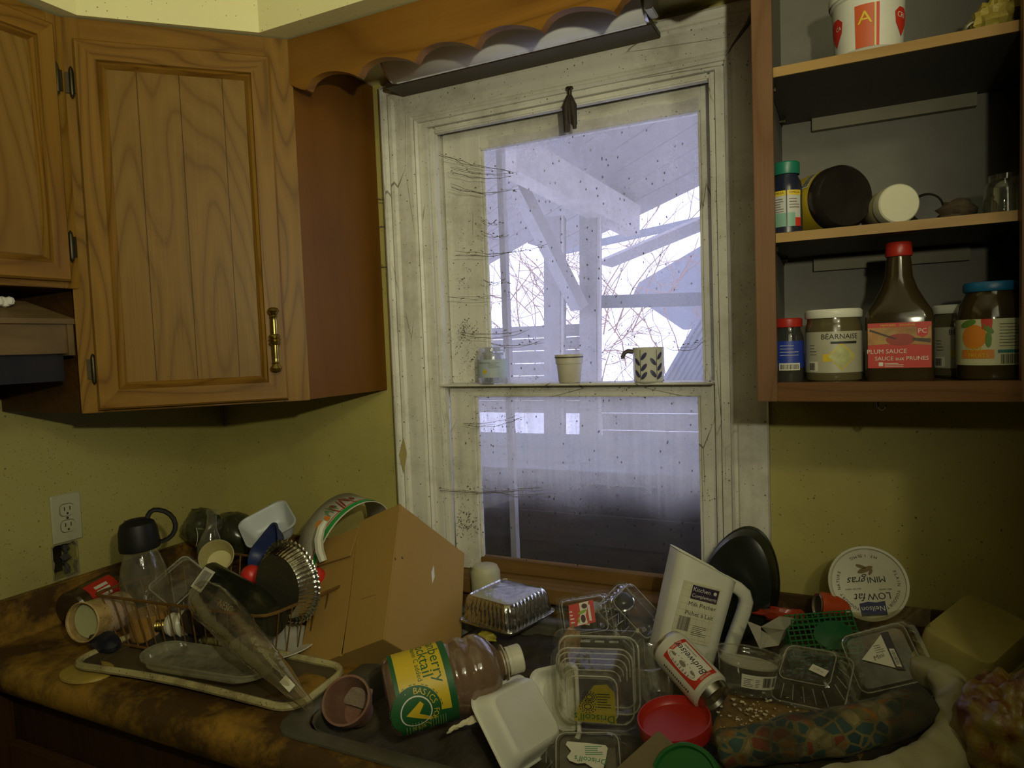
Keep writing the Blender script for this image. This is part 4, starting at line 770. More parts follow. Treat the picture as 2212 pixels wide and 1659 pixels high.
MB().prism([(0, 0), (.104, 0), (.108, .10), (.114, .19), (.119, .25), (.121, .295), (.116, .304), (.118, .318), (.06, .317), (0, .315)], -.004, 0, M=MX).build('flap', CARD, cb, flat=True)
MB().prism([(.112, 0), (.23, 0), (.23, .300), (.126, .296), (.122, .22), (.114, .10)], -.003, .001, M=MX).build('flap', CARD, cb, flat=True)
b = MB(); b.add([(-.004, .121, .304), (-.004, .232, .312), (-.014, .238, .238), (-.012, .125, .226), (-.0005, .121, .304), (-.0005, .232, .312), (-.0105, .238, .238), (-.0085, .125, .226)], [(0, 1, 2, 3), (4, 5, 6, 7), (0, 1, 5, 4), (1, 2, 6, 5), (2, 3, 7, 6), (3, 0, 4, 7)]); b.build('torn_flap', CARD, cb, flat=True)
b = MB(); b.tube([(-.0042, .034, .01), (-.0044, .034, .09), (-.0042, .036, .105), (-.0042, .075, .108)], .0009, 4); b.build('cut_line', CARD_E, cb)
b = MB(); b.prism([(.118, .205), (.124, .225), (.130, .200), (.124, .180)], -.0006, -.0002, M=Matrix(((1, 0, 0, 0), (0, 0, 1, 0), (0, 1, 0, 0), (0, 0, 0, 1)))); b.build('torn_patch', PAPER, cb)
# ================================================================== terracotta pot
p = at(747, 1512, Y=-.592); pt_ = thing('clay_pot', 'small terracotta pot lying at the sink edge, mouth towards the viewer', 'flower pot', frame(p, -(tocam(p) * .85 - RT * .32 + UP * .30)))
b = MB(); b.lathe([(.001, .075), (.026, .075), (.034, .024), (.040, .022), (.0425, .004), (.0425, 0), (.0385, 0), (.034, .02), (.024, .066), (.001, .068)], 36); b.build('wall', TERRA, pt_)
b = MB(); b.grid(lambda u, v: (.030 * (u * 2 - 1) * .9, -.034 + .030 * v, .03 + .025 * v + .004 * noise.noise(V((u * 5, v * 5, 0)))), 8, 6); b.build('soil_crust', pbr('grey_soil', (.26, .20, .13), .95, bump=1), pt_)
b = MB(); b.grid(lambda u, v: cylmap(.0425, .0)(-.055 + .03 * u, .001 + .018 * v), 6, 2); b.build('paper_scrap', PAPER, pt_)
# ================================================================== juice bottle
M, ln = axial(at(836, 1508, Y=-.602), at(1124, 1420, Y=-.445)); jb = thing('juice_bottle', 'large lying juice bottle with a yellow and green label and white cap', 'bottle', M)
k_ = ln / .2418
P = [(.001, .006), (.044, .004), (.054, .0), (.060, .006), (.0625, .014), (.0625, .108), (.0600, .112), (.0585, .116), (.0605, .121), (.0632, .130), (.0620, .139), (.0575, .147), (.0590, .153), (.0605, .160), (.0590, .170), (.0530, .180), (.0430, .190), (.0310, .198), (.0225, .203), (.0200, .207)]
P = [(r_, z * k_) for r_, z in P]
JUICE = clear('brown_juice_plastic', (.55, .42, .28), dust=.25, dustcol=(.36, .24, .15), gloss=.55, base=.06, body=.42, rough=.1, bump=.1)
MB().lathe(P, 40).build('body', JUICE, jb, sharp=60)
MB().lathe([(.020, .205 * k_), (.0205, .209 * k_), (.030, .2095 * k_), (.030, .2115 * k_), (.020, .212 * k_), (.020, .222 * k_)], 30).build('neck_ring', pbr('milky_neck', (.42, .36, .24), .4), jb)
MB().lathe([(.0235, .216 * k_), (.0238, .221 * k_), (.0232, .2215 * k_), (.0232, .223 * k_), (.0238, .2235 * k_), (.0238, .2415 * k_), (.0220, .2435 * k_), (.001, .2437 * k_)], 36, wob=lambda t, z: 1 + .008 * math.sin(60 * t)).build('cap', pbr('dirty_white_cap', (.60, .58, .44), .45, dirt=.3), jb)
RL = .0628; b = MB(); b.grid(lambda u, v: cylmap(RL)((u * 2 - 1) * .125, .012 * k_ + .098 * k_ * v), 60, 1); lb = b.build('label', GRN_INK, jb)
b = MB(); rect(b, -.115, .020, .019 * k_, .0985 * k_, cylmap(RL, lift=.0007), 40); fill(b, [(.02, .048), (.02, .0985 * k_), (.045, .0985 * k_), (.040, .062)], cylmap(RL, lift=.0007)); b.build('yellow_field', YEL_INK, lb)
b = MB(); f2 = cylmap(RL, lift=.0011); text(b, 'Cranberry', .025, f2, -.058, .0875 * k_, sx=1.1); text(b, 'Cocktail', .025, f2, -.058, .0690 * k_, sx=1.1); text(b, 'Vitamin C added', .0115, f2, -.048, .0555 * k_); b.build('lettering', GRN_INK, lb)
ru, rv = .034, .040 * k_; G = 1.2
b = MB(); disc(b, ru, rv, .0335 * G, .0335 * G, f2, 40); b.build('roundel', GRN_INK, lb)
b = MB(); f3 = cylmap(RL, lift=.0014)
for k in range(40): a = 2 * math.pi * k / 40; (k % 3) and fill(b, [(ru + (.0345 * G + q) * math.cos(a + w), rv + (.0345 * G + q) * math.sin(a + w)) for q, w in ((0, 0), (.001, 0), (.001, .1), (0, .1))], f3)
b.build('dashed_ring', GRN_INK, lb)
b = MB(); n = 40
for k in range(n): a0, a1 = 2 * math.pi * k / n, 2 * math.pi * (k + 1) / n; fill(b, [(ru + q * math.cos(w), rv + q * math.sin(w)) for q, w in ((.0195 * G, a0), (.0212 * G, a0), (.0212 * G, a1), (.0195 * G, a1))], f3)
b.build('roundel_ring', WHT_INK, lb)
b = MB()
for k, ch in enumerate('BASICS FOR LESS'):
    a = math.pi - .12 - k * (math.pi * 1.0 / 14) * 1.02
    if ch != ' ': text(b, ch, .0108 * G, f3, ru + .0265 * G * math.cos(a), rv + .0265 * G * math.sin(a), rot=a - math.pi / 2)
fill(b, [(ru + x * G, rv + y * G) for x, y in ((-.013, .007), (-.008, .011), (-.001, -.004), (.013, .020), (.018, .018), (.001, -.014))], f3); b.build('roundel_print', YEL_INK, lb)
b = MB(); lines(b, .052, .085, .02 * k_, .05 * k_, 6, f2, .3); lines(b, .052, .085, .06 * k_, .09 * k_, 7, f2, .3); b.build('small_print', pbr('pale_green_print', (.2, .35, .12), .6), lb)
# ================================================================== foil pan, jar behind the box
FMt = Matrix(((.9607, .2766, -.0253, 1.0332), (-.2772, .9605, -.0261, -.1839), (.0171, .0321, .9993, .8905), (0, 0, 0, 1)))
fo = thing('foil_tray', 'square foil takeaway tray turned upside down behind the juice bottle', 'foil tray', FMt)
b = MB(); tub(b, .0634, .0634, .0715, .0715, .0558, .016, .0036, .0118, lip=.0065, drop=.004, M=Matrix.Translation((0, 0, .0558)) @ Matrix.Rotation(math.pi, 4, 'X'), mid=5, seg=.0022, floor=False); b.build('fluted_wall', FOILM, fo, sharp=50)
b = MB(); b.grid(lambda u, v: ((u * 2 - 1) * .0575, (v * 2 - 1) * .0575, .0532 + .0028 * (1 - max(abs(u * 2 - 1), abs(v * 2 - 1)) ** 6) + .0012 * noise.noise(V((u * 6, v * 6, 3))) * (1 - max(abs(u * 2 - 1), abs(v * 2 - 1)) ** 4)), 24, 24); b.build('base', FOILM, fo, sharp=60)
p = V((.905, -.045, .872)); wj = thing('white_jar', 'dirty white plastic jar between the cardboard box and the window', 'jar', stand(p)); MB().lathe([(.001, 0), (.034, 0), (.036, .004), (.036, .06), (.030, .072), (.026, .074), (.001, .075)], 26).build('body', pbr('stained_white_jar', (.50, .48, .30), .5, dirt=.5, dcol=(.25, .2, .08)), wj)
b = MB(); crumple(b, (0, 0, 0), .022, .014, .010, 5, 18, 10); tag(b.build('lemon_peel', pbr('yellow_peel', (.42, .36, .03), .6, dirt=.5), M=Matrix.Translation(at(1052, 1375, Y=-.25))), 'dried yellow peel under the front corner of the foil tray', 'peel')
# ================================================================== small clamshell with red label, tap, clear clamshell
p = at(1265, 1332, Y=-.185); MC1 = frame(p, tocam(p) + UP * .15 - RT * .1, x=RT + UP * .13); c1 = thing('berry_punnet', 'clear berry punnet with a red and white label by the tap', 'plastic container', MC1)
b = MB(); tub(b, .044, .034, .053, .043, .035, .010, .0022, .013, M=Matrix.Rotation(math.pi, 4, 'X') @ Matrix.Translation((0, 0, -.018))); b.build('tray', CLR, c1); b = MB(); tub_glints(b, .044, .034, .053, .043, .035, .010, M=Matrix.Rotation(math.pi, 4, 'X') @ Matrix.Translation((0, 0, -.018))); b.build('edge_glints', CLR_GLINT, c1)
fz = lambda u, v: (u, v, .0188); b = MB(); fill(b, [(-.034, -.020), (.020, -.016), (.022, .028), (-.030, .024)], fz); b.build('label', RED_INK, c1); fz2 = lambda u, v: (u, v, .0193)
b = MB(); fill(b, [(-.018, -.018), (.004, -.016), (.002, 0), (.012, .027), (-.008, .025), (-.008, .004)], fz2); rect(b, .008, .013, -.012, .02, fz2); lines(b, -.030, -.022, -.012, .016, 4, fz2); b.build('label_band', WHT_INK, c1)
fz3 = lambda u, v: (u, v, .0197); b = MB(); disc(b, .002, .018, .006, .005, fz3, 12); disc(b, -.004, -.006, .005, .008, fz3, 12); b.build('fruit_print', pbr('dark_fruit_print', (.08, .02, .015), .6), c1); b = MB(); disc(b, -.004, .007, .010, .003, fz3, 10, rot=.3); disc(b, -.013, -.008, .002, .006, fz3, 8); b.build('leaf_print', pbr('lime_print', (.25, .38, .02), .6), c1)
CHR = pbr('chrome', (.62, .62, .60), .12, 1, dirt=.2); tp = thing('kitchen_tap', 'old chrome sink tap with two knobs behind the punnets', 'tap')
pa, pb_ = at(1284, 1312, Y=-.13), at(1345, 1297, Y=-.13); base = V(((pa.x + pb_.x) / 2, -.10, .861))
MB().loft([rr(.075, .022, .02, 0), rr(.075, .022, .02, .008), rr(.068, .016, .015, .014)], True, True, M=Matrix.Translation(base)).build('base', CHR, tp)
for P_, nme in ((pa, 'stem'), (pb_, 'stem')): MB().tube([(P_.x, P_.y, .86), (P_.x, P_.y, P_.z - .004)], [.012, .009], 14).build(nme, CHR, tp)
MB().lathe([(.001, .004), (.012, .005), (.0165, .002), (.0165, -.002), (.010, -.005), (.001, -.006)], 24, M=frame(pa, V((.1, -.35, 1)))).build('knob', pbr('pale_knob', (.55, .56, .60), .3, .3), tp, label='pale flat knob')
MB().lathe([(.001, .012), (.010, .0115), (.017, .008), (.0215, 0), (.022, -.003)], 40, M=frame(pb_, V((.1, -.5, .9))), wob=lambda t, z: 1 + .02 * math.sin(20 * t)).build('knob', pbr('dark_fluted_knob', (.05, .055, .045), .25, .4), tp, label='dark fluted knob with a bright rim'); MB().lathe([(.022, -.003), (.0245, -.005), (.0245, -.009), (.015, -.012)], 36, M=frame(pb_, V((.1, -.5, .9)))).build('knob_ring', CHR, tp)
beam(MB(), pa - V((0, 0, .012)), pb_ - V((0, 0, .018)), .012, .010).build('bridge', pbr('dark_chrome', (.12, .12, .10), .25, .9), tp)
p = at(1370, 1326, Y=-.14); MC2 = frame(p, tocam(p) * .8 + RT * .45 + UP * .35, x=RT * .55 + UP * .9 * -1); c2 = thing('clear_clamshell', 'empty clear ridged clamshell between the tap and the milk pitcher', 'plastic container', MC2, 'clear clamshells')
b = MB(); tub(b, .050, .034, .062, .046, .045, .012, .0028, .012, M=Matrix.Rotation(math.pi, 4, 'X') @ Matrix.Translation((0, 0, -.022))); b.build('tray', CLR, c2); b = MB(); tub_glints(b, .050, .034, .062, .046, .045, M=Matrix.Rotation(math.pi, 4, 'X') @ Matrix.Translation((0, 0, -.022)), r=.0009); b.build('edge_glints', CLR_GLINT, c2); b = MB(); tub(b, .054, .038, .062, .046, .016, .012, .002, .012, M=Matrix.Translation((0, 0, -.042))); b.build('lid', CLR, c2)
# ================================================================== foam trays and pouch
FT1 = Matrix(((.1717, -.6214, .7645, 1.2261), (.976, .2127, -.0464, -.5062), (-.1337, .7541, .643, .8725), (0, 0, 0, 1)))
b = MB(); tub(b, .0606, .0498, .072, .061, .03, .016, lip=.006, M=Matrix.Rotation(math.pi, 4, 'X'), seg=.006); tag(b.build('foam_tray', WFOAM, M=FT1, thick=.002, sub=1), 'white foam food tray leaning face down at the sink edge', 'foam tray', 'white foam trays')
FT2 = frame(at(1196, 1522, Y=-.435), tocam((1.25, -.45, .88)) * .7 - RT * .55 + UP * .25, x=RT * .45 - UP)
b = MB(); tub(b, .052, .036, .060, .044, .02, .014, lip=.006, M=Matrix.Translation((0, 0, -.02)), seg=.006); tag(b.build('foam_tray', WFOAM, M=FT2, thick=.002), 'white foam tray standing behind the face-down one, beside the big berry clamshell', 'foam tray', 'white foam trays')
a, c = at(966, 1583, Z=.866), at(1072, 1556, Y=-.535); d = c - a
b = MB(); b.grid(lambda u, v: tuple(a + d * u + V((.1, .55, .25)) * (.045 * (v - .35) * (.25 + u)) + V((0, 0, .007)) * noise.noise(V((u * 7, v * 4, 4))) + V((0, 0, .010 * math.sin(u * 3.1)))), 22, 8); tag(b.build('paper_pouch', pbr('cream_paper', (.60, .55, .34), .7, dirt=.2), thick=.0015), 'crumpled cream paper pouch in front of the juice bottle', 'paper pouch')
# ================================================================== big berry clamshell, open like a book
BU = Matrix(((.9643, -.0515, .2599, 1.3318), (.2647, .1408, -.954, -.4842), (.0126, .9887, .1494, .9088), (0, 0, 0, 1)))
bc_ = thing('berry_clamshell', 'large opened clear berry clamshell with a yellow label and a white label', 'plastic container', BU)
FLIP = Matrix.Rotation(math.pi, 4, 'X')
b = MB(); tub(b, .0404, .0351, .064, .061, .0635, .016, .0026, .018, lip=.009, M=FLIP, mid=6); b.build('tray', CLR, bc_); b = MB(); tub_glints(b, .0404, .0351, .064, .061, .0635, .016, .5, FLIP, False, .0011); [b.tube([FLIP @ V(q) for q in dense(rr(.0404 + .0236 * f_, .0351 + .026 * f_, .016, .0635 * f_, 4), .02) if q[1] < -.012 + .0], .0011, 4, False) for f_ in (.22, .42, .62, .82)]; b.build('edge_glints', CLR_GLINT, bc_)
b = MB(); tub(b, .060, .058, .068, .064, .016, .016, 0, lip=.010, M=Matrix.Translation((.006, .012, -.100))); sl_ = b.build('spare_lid', CLR, bc_); b = MB(); tub_glints(b, .060, .058, .068, .064, .016, .016, .02, Matrix.Translation((.006, .012, -.100)), False, .0012); b.build('rim_glint', CLR_GLINT, sl_)
for k in range(3): MB().box(-.022 + .024 * k, -.006 + .024 * k, .0705, .0725, -.071, -.066).build('latch', clear('bright_latch', dust=.5, dustcol=(.75, .75, .62)), bc_, flat=True)
fz = lambda u, v: (u, v, .0006); b = MB(); fill(b, [(-.030, -.034), (.038, -.036), (.036, .012), (.024, .024), (.004, .022), (-.022, -.010)], fz); b.build('yellow_label', clear('yellow_label_film', (.75, .62, .12), dust=.2, dustcol=(.55, .45, .06), body=.45), bc_)
b = MB(); f3 = lambda u, v: (u, v, .0011); text(b, "Driscoll's", .0160, f3, .003, -.0275, rot=math.pi - .04, sx=1.1); b.build('green_lettering', GRN_INK, bc_)
b = MB(); lines(b, .008, .030, -.012, .012, 6, f3, .3)
for (u0, v0, ra) in ((-.004, .004, .011), (-.007, -.011, .013)):
    for q in (1, .7, .42):
        for k in range(14): a0 = 2 * math.pi * k / 14; disc(b, u0 + ra * q * math.cos(a0), v0 + ra * q * .75 * math.sin(a0), .0009, .0016, f3, 5, rot=a0)
b.build('berry_drawing', INK, bc_)
hl = BU @ V((0, -.058, -.034)); ML2 = frame(hl + V((.006, -.052, -.020)), UP * .72 + tocam(hl) * .75 - RT * .05, x=RT + UP * -.10)
bl_ = MB(); tub(bl_, .050, .044, .068, .060, .034, .016, .0022, .018, lip=.009, M=FLIP, mid=5); lo = bl_.build('lid', CLR, bc_, M=BU.inverted() @ ML2); b = MB(); tub_glints(b, .050, .044, .068, .060, .034, .016, .02, FLIP, True, .0010); b.build('edge_glints', CLR_GLINT, lo)
s_ = .00075 / 5.03 * 1.02; poly = [(1440, 1035), (1640, 1052), (1840, 1080), (1860, 1110), (1835, 1220), (1800, 1330), (1760, 1345), (1690, 1310), (1620, 1265), (1540, 1270), (1460, 1240), (1435, 1200), (1480, 1140), (1425, 1070)]
fz = lambda u, v: (u, v, .0007); b = MB(); fill(b, [((x - 1650) * s_, (1180 - y) * s_ + .006) for x, y in poly], fz); b.build('white_label', PAPER, lo)
b = MB(); fz2 = lambda u, v: (u, v, .0012); text(b, "Driscoll's", .0125, fz2, .004, -.002, rot=math.pi - .14, sx=1.1); lines(b, -.004, .024, .006, .022, 5, fz2, .35); b.build('green_lettering', pbr('bright_green_lettering', (.01, .22, .06), .6), lo)
for x in (-.060, .062): MB().box(x - .004, x + .004, -.012, -.002, -.034, -.028).build('latch', clear('bright_latch_2', dust=.5, dustcol=(.75, .75, .62)), lo, flat=True)
# ================================================================== milk pitcher
p = at(1466, 1432, Y=-.192); MPi = frame(p, UP * .965 + RT * .25 + FW * .06, y=FW + RT * -.05); mp = thing('milk_pitcher', 'white plastic milk pitcher leaning to the right, with a printed paper label', 'pitcher', MPi)
def pring(z, s, flat=1): return [(x * s, y * s, z) for x, y, _ in rr(.0585, .042, .022, 0, 6)]
PH = .213
def ptop(k): return [(x * k, y * k, PH - .22 * (x + .063) - .006 * smoothstep((x - .02) / .05)) for x, y, _ in rr(.063, .045, .024, 0, 6)]
rings = [pring(.002, .88), pring(0, .92), pring(.004, .98), pring(.03, .985), pring(.08, 1.0), pring(.13, 1.03), ptop(.985), ptop(1.0), ptop(.99), ptop(.95)]
MB().loft(rings, True).build('body', WPLAS, mp, sharp=50, thick=.0018)
hp = [(.052, 0, PH - .040), (.078, 0, PH - .046), (.094, 0, PH - .054), (.102, 0, PH - .068), (.102, 0, PH - .088), (.096, 0, .075), (.090, 0, .03), (.086, 0, .012)]
b = MB(); rings = []
for i, q in enumerate(hp):
    t = (V(hp[min(i + 1, len(hp) - 1)]) - V(hp[max(i - 1, 0)])).normalized(); nrm = V((-t.z, 0, t.x)); w = .0125; h = .011
    rings.append([tuple(V(q) + nrm * (w * ca) + V((0, h * sa, 0))) for ca, sa in ((1, .6), (.6, 1), (-.6, 1), (-1, .6), (-1, -.6), (-.6, -1), (.6, -1), (1, -.6))])
b.loft(rings, True, True); b.build('handle', WPLAS, mp, sharp=60)
fl = lambda u, v: (u - .013, -.0420 - max(0, (v + .112) * .022 - .0008) - .0012, .112 + v); lab = MB(); rect(lab, -.031, .043, -.058, .052, fl, 4, 4); lb = lab.build('label', pbr('cream_label', (.66, .64, .46), .55, dirt=.35, dcol=(.42, .30, .06), ds=12), mp)
f2 = lambda u, v: (fl(u, v)[0], fl(u, v)[1] - .0004, fl(u, v)[2]); f3 = lambda u, v: (fl(u, v)[0], fl(u, v)[1] - .0008, fl(u, v)[2])
b = MB(); rect(b, -.012, .040, .021, .047, f2); b.build('purple_field', pbr('dark_purple_ink', (.028, .015, .045), .5), lb)
b = MB(); text(b, 'Kitchen', .0110, f3, -.010, .0395, align='LEFT'); text(b, 'Complements', .0095, f3, -.010, .0280, align='LEFT', sx=.90); disc(b, .033, .0395, .0032, .0032, f3, 12); b.build('white_lettering', WHT_INK, lb)
b = MB(); text(b, 'Milk Pitcher', .0112, f2, -.013, .0115, align='LEFT'); text(b, 'Pichet à Lait', .0112, f2, -.015, -.006, align='LEFT'); barcode(b, -.024, -.001, -.040, -.014, f2, 9); lines(b, .005, .034, -.044, -.024, 6, f2, .25); b.build('black_lettering', INK, lb)
b = MB()
for k in range(9): rect(b, -.031, .043, -.052 + .0125 * k, -.0516 + .0125 * k, f2, 2)
for k in range(6): rect(b, -.028 + .0125 * k, -.0276 + .0125 * k, -.058, .052, f2)
b.build('grid_lines', pbr('faint_print_lines', (.40, .36, .22), .6), lb)
# ================================================================== beer can
M, ln = axial(at(1549, 1511, Y=-.405), at(1440, 1392, Y=-.345)); bk = thing('beer_can', 'white and red beer can leaning against the milk pitcher', 'can', M)
CW = pbr('white_can_enamel', (.62, .61, .50), .3, dirt=.2); CM = pbr('can_aluminium', (.50, .49, .42), .3, 1, dirt=.35); r_ = .0335
MB().lathe([(.0285, .012), (.0332, .016), (r_, .022), (r_, ln - .014), (.0315, ln - .007)], 40).build('body', CW, bk)
MB().lathe([(.001, .008), (.020, .006), (.0235, .0), (.026, .001), (.0285, .012)], 36).build('base', CM, bk); MB().lathe([(.0315, ln - .007), (.0290, ln - .002), (.0290, ln), (.0270, ln), (.0265, ln - .004), (.001, ln - .005)], 36).build('top', CM, bk)
f1 = cylmap(r_, lift=.0004); f2 = cylmap(r_, lift=.0008); f3 = cylmap(r_, lift=.0012); zc = ln * .52
b = MB(); rect(b, -.017, .034, .022, ln - .024, f1, 14); b.build('red_panel', RED_INK, bk)
b = MB(); rect(b, -.004, .030, .029, ln - .031, f2, 12); disc(b, -.0035, zc, .009, .034, f2, 26); b.build('white_field', WHT_INK, bk)
b = MB(); text(b, 'Budweiser', .0165, f3, .0135, zc, rot=math.pi / 2, shear=.25, sx=1.0); text(b, 'KING OF BEERS', .0042, f3, .0235, zc + .01, rot=math.pi / 2)
b.build('black_lettering', INK, bk); b = MB(); lines(b, -.031, -.0265, .03, ln - .03, 14, f1, .5); b.build('side_print', INK, bk); b = MB()
for q in range(26): a = 2 * math.pi * q / 26; disc(b, -.0035 + .0065 * math.cos(a), zc + .029 * math.sin(a), .0005, .0022, f3, 5, rot=a)
disc(b, -.002, zc, .0035, .007, f3, 14); disc(b, -.001, zc - .022, .0022, .005, f3, 10); disc(b, -.001, zc + .022, .0022, .005, f3, 10); [rect(b, -.011, -.0065, zc - .02 + .006 * q, zc - .0185 + .006 * q, f3) for q in range(7)]; b.build('crest_print', pbr('crest_grey_ink', (.20, .18, .12), .55), bk)
b = MB(); text(b, 'GENUINE', .0048, f2, .012, .0255, rot=0); text(b, 'GENUINE', .0048, f2, .012, ln - .0275, rot=0); b.build('border_lettering', WHT_INK, bk)
# ================================================================== black oval pan, deli tub, cup, lids
p = at(1597, 1268, Y=-.048); MBk = frame(p, V((-.10, -1, .12)), x=V((1, -.1, -.22))); b = MB()
def egg(k, z): return [(.069 * k * math.cos(t) * (1 - .10 * math.sin(t)), .124 * k * math.sin(t) * (1 if abs(math.sin(t)) < 2 else 1), z) for t in [2 * math.pi * j / 44 for j in range(44)]]
b.loft([egg(.3, .034), egg(.78, .032), egg(.9, .028), egg(.97, .012), egg(1.0, 0), egg(1.03, -.002), egg(1.03, -.006), egg(.98, -.004)], True); b.v = [(x * (1 + .10 * max(0, math.cos(y * 9))), y, z) for x, y, z in b.v]; tag(b.build('roasting_pan', pbr('black_enamel', (.010, .012, .009), .28, dirt=.25, dcol=(.02, .022, .012))), 'black oval roasting pan standing on edge against the window trim', 'pan').matrix_world = MBk
p = at(1612, 1502, Y=-.33); MD = frame(p + V((0, 0, .006)), V((.06, .24, 1)), y=FW) @ Matrix.Diagonal((1, 1, .76, 1)); dt = thing('deli_tub', 'round clear deli tub with a barcode label beside the beer can', 'plastic container', MD)
dr_ = lambda z: .041 + .0075 * z / .07
MB().lathe([(.001, .002), (.036, .001), (.040, .003)] + [(dr_(.01 + .006 * k) + (.0008 if k % 2 else 0), .01 + .006 * k) for k in range(11)] + [(.0505, .075), (.052, .078), (.052, .084)], 40, False).build('wall', CLR2, dt)
MB().lathe([(.0455, .060), (.0465, .064), (.030, .066), (.001, .066)], 36).build('inner_lid', pbr('milky_inner_lid', (.50, .50, .36), .5, dirt=.3), dt); MB().tube([(.052 * math.cos(t), .052 * math.sin(t), .084) for t in [2 * math.pi * k / 40 for k in range(40)]], .0018, 6, closed=True).build('rim', CLR, dt)
b = MB(); rect(b, -.022, .036, .022, .050, cylmap(dr_, 0, 0, .0012), 12); b.build('label', PAPER, dt); b = MB(); fb = cylmap(dr_, 0, 0, .0017); barcode(b, .008, .022, .027, .047, fb, 3); barcode(b, .025, .032, .028, .047, fb, 6); lines(b, -.019, -.006, .026, .044, 5, fb, .25); lines(b, -.003, .004, .026, .044, 5, fb, .25, 7); b.build('barcode', INK, dt)
M, ln = axial(at(1405, 1415, Y=-.33), at(1425, 1520, Y=-.40)); b = MB(); b.lathe([(.038, 0), (.040, .002), (.037, .006)] + [(.036 - .0009 * k + (.001 if k % 2 else 0), .01 + .0055 * k) for k in range(12)] + [(.022, .082), (.001, .083)], 30); tag(b.build('clear_cup', CLR2, M=M), 'ribbed clear plastic cup lying between the berry clamshell and the beer can', 'cup')
p = at(1458, 1566, Z=.878); b = MB(); b.lathe([(.001, .002), (.0495, .002), (.0525, .006), (.0545, .014), (.0565, .014), (.057, .012), (.056, -.008), (.054, -.010), (.001, -.010)], 48); tag(b.build('tub_cover', RED_P, M=frame(p, V((-.08, -.14, 1)))), 'large red plastic lid lying upside down in front of the beer can', 'lid')
p = at(1478, 1690, Y=-.575); gj = thing('green_lidded_jar', 'jar with a wide green screw lid lying in the bottom foreground', 'jar', frame(p, -(tocam(p) * .80 - RT * .38 + UP * .25)))
MB().lathe([(.001, .004), (.044, .004), (.0465, .0), (.050, .0), (.052, .003), (.052, .014), (.050, .016)], 60, wob=lambda t, z: 1 + (.006 * math.sin(70 * t) if .002 < z < .015 else 0)).build('lid', GRN_P, gj); MB().lathe([(.048, .014), (.050, .03), (.050, .085), (.044, .097), (.001, .099)], 40).build('body', pbr('dark_glass_jar', (.022, .018, .012), .15, dirt=.4), gj)
# ================================================================== right side of the heap
C2M = Matrix(((.9682, .1701, -.1834, 1.641), (-.2368, .8599, -.4523, -.3239), (.0807, .4813, .8728, .949), (0, 0, 0, 1)))
ck = thing('clear_clamshell', 'clear clamshell turned over with a small white price sticker, right of the deli tub', 'plastic container', C2M, 'clear clamshells')
b = MB(); tub(b, .0391, .033, .056, .052, .034, .012, .0026, .013, lip=.006, M=FLIP, mid=5); b.build('tray', CLR2, ck); b = MB(); tub_glints(b, .0391, .033, .056, .052, .034, M=FLIP, r=.0009); b.build('edge_glints', CLR_GLINT, ck)
b = MB(); b.loft([[(x, y - .006, z) for x, y, z in rr(.064 * k, .060 * k, .030 * k, z, 6)] for k, z in ((.96, -.034), (1, -.040), (1.08, -.044), (1.10, -.043), (1.10, -.047))]); b.build('rim', CLR2, ck)
b = MB(); fill(b, [(.004, -.010), (.030, -.018), (.034, -.006), (.008, .002)], lambda u, v: (u, v, .0006)); b.build('sticker', PAPER, ck); b = MB(); text(b, '2.99 ea', .0055, lambda u, v: (u, v, .0011), .019, -.008, rot=-.28); b.build('sticker_print', pbr('grey_print', (.3, .3, .26), .6), ck)
p = at(1908, 1425, Y=-.265); MT = frame(p, tocam(p) * .9 - RT * .15 + UP * .35, x=RT + UP * .10); ctl = thing('clear_clamshell', 'clear clamshell with a triangular white label, in front of the cream container', 'plastic container', MT, 'clear clamshells')
b = MB(); tub(b, .050, .046, .062, .058, .05, .014, .003, .013, lip=.006, M=FLIP @ Matrix.Translation((0, 0, -.012)), mid=5); b.build('tray', CLR2, ctl); b = MB(); tub_glints(b, .050, .046, .062, .058, .05, .014, M=FLIP @ Matrix.Translation((0, 0, -.012)), r=.0009); b.build('edge_glints', CLR_GLINT, ctl); fz = lambda u, v: (u, v, .0128)
b = MB(); fill(b, [(-.030, .004), (.012, .034), (.012, -.020)], fz); b.build('label', PAPER, ctl); b = MB(); fill(b, [(.012, -.022), (.024, -.026), (.024, .036), (.012, .036)], fz); b.build('label_edge', pbr('dark_label_edge', (.03, .025, .035), .5), ctl)
b = MB(); fill(b, [(.0145, -.018), (.0215, -.021), (.0215, .008), (.0145, .010)], lambda u, v: (u, v, .0133)); b.build('barcode_patch', PAPER, ctl); b = MB(); barcode(b, .0155, .0205, -.016, .006, lambda u, v: (u, v, .0137), 8, vert=True); text(b, 'Mini', .010, lambda u, v: (u, v, .0134), -.004, .002, rot=.2, shear=.2); lines(b, -.006, .008, .008, .022, 4, lambda u, v: (u, v, .0134), .25); b.build('label_print', pbr('grey_print_2', (.12, .12, .10), .6), ctl)
b = MB(); tub(b, .056, .044, .066, .054, .03, .014, .003, .013, lip=.006, M=frame(V((-.030, -.085, -.02)), V((-.1, .55, .8)), x=(1, .2, 0)) @ FLIP); b.build('lid', CLR2, ctl)
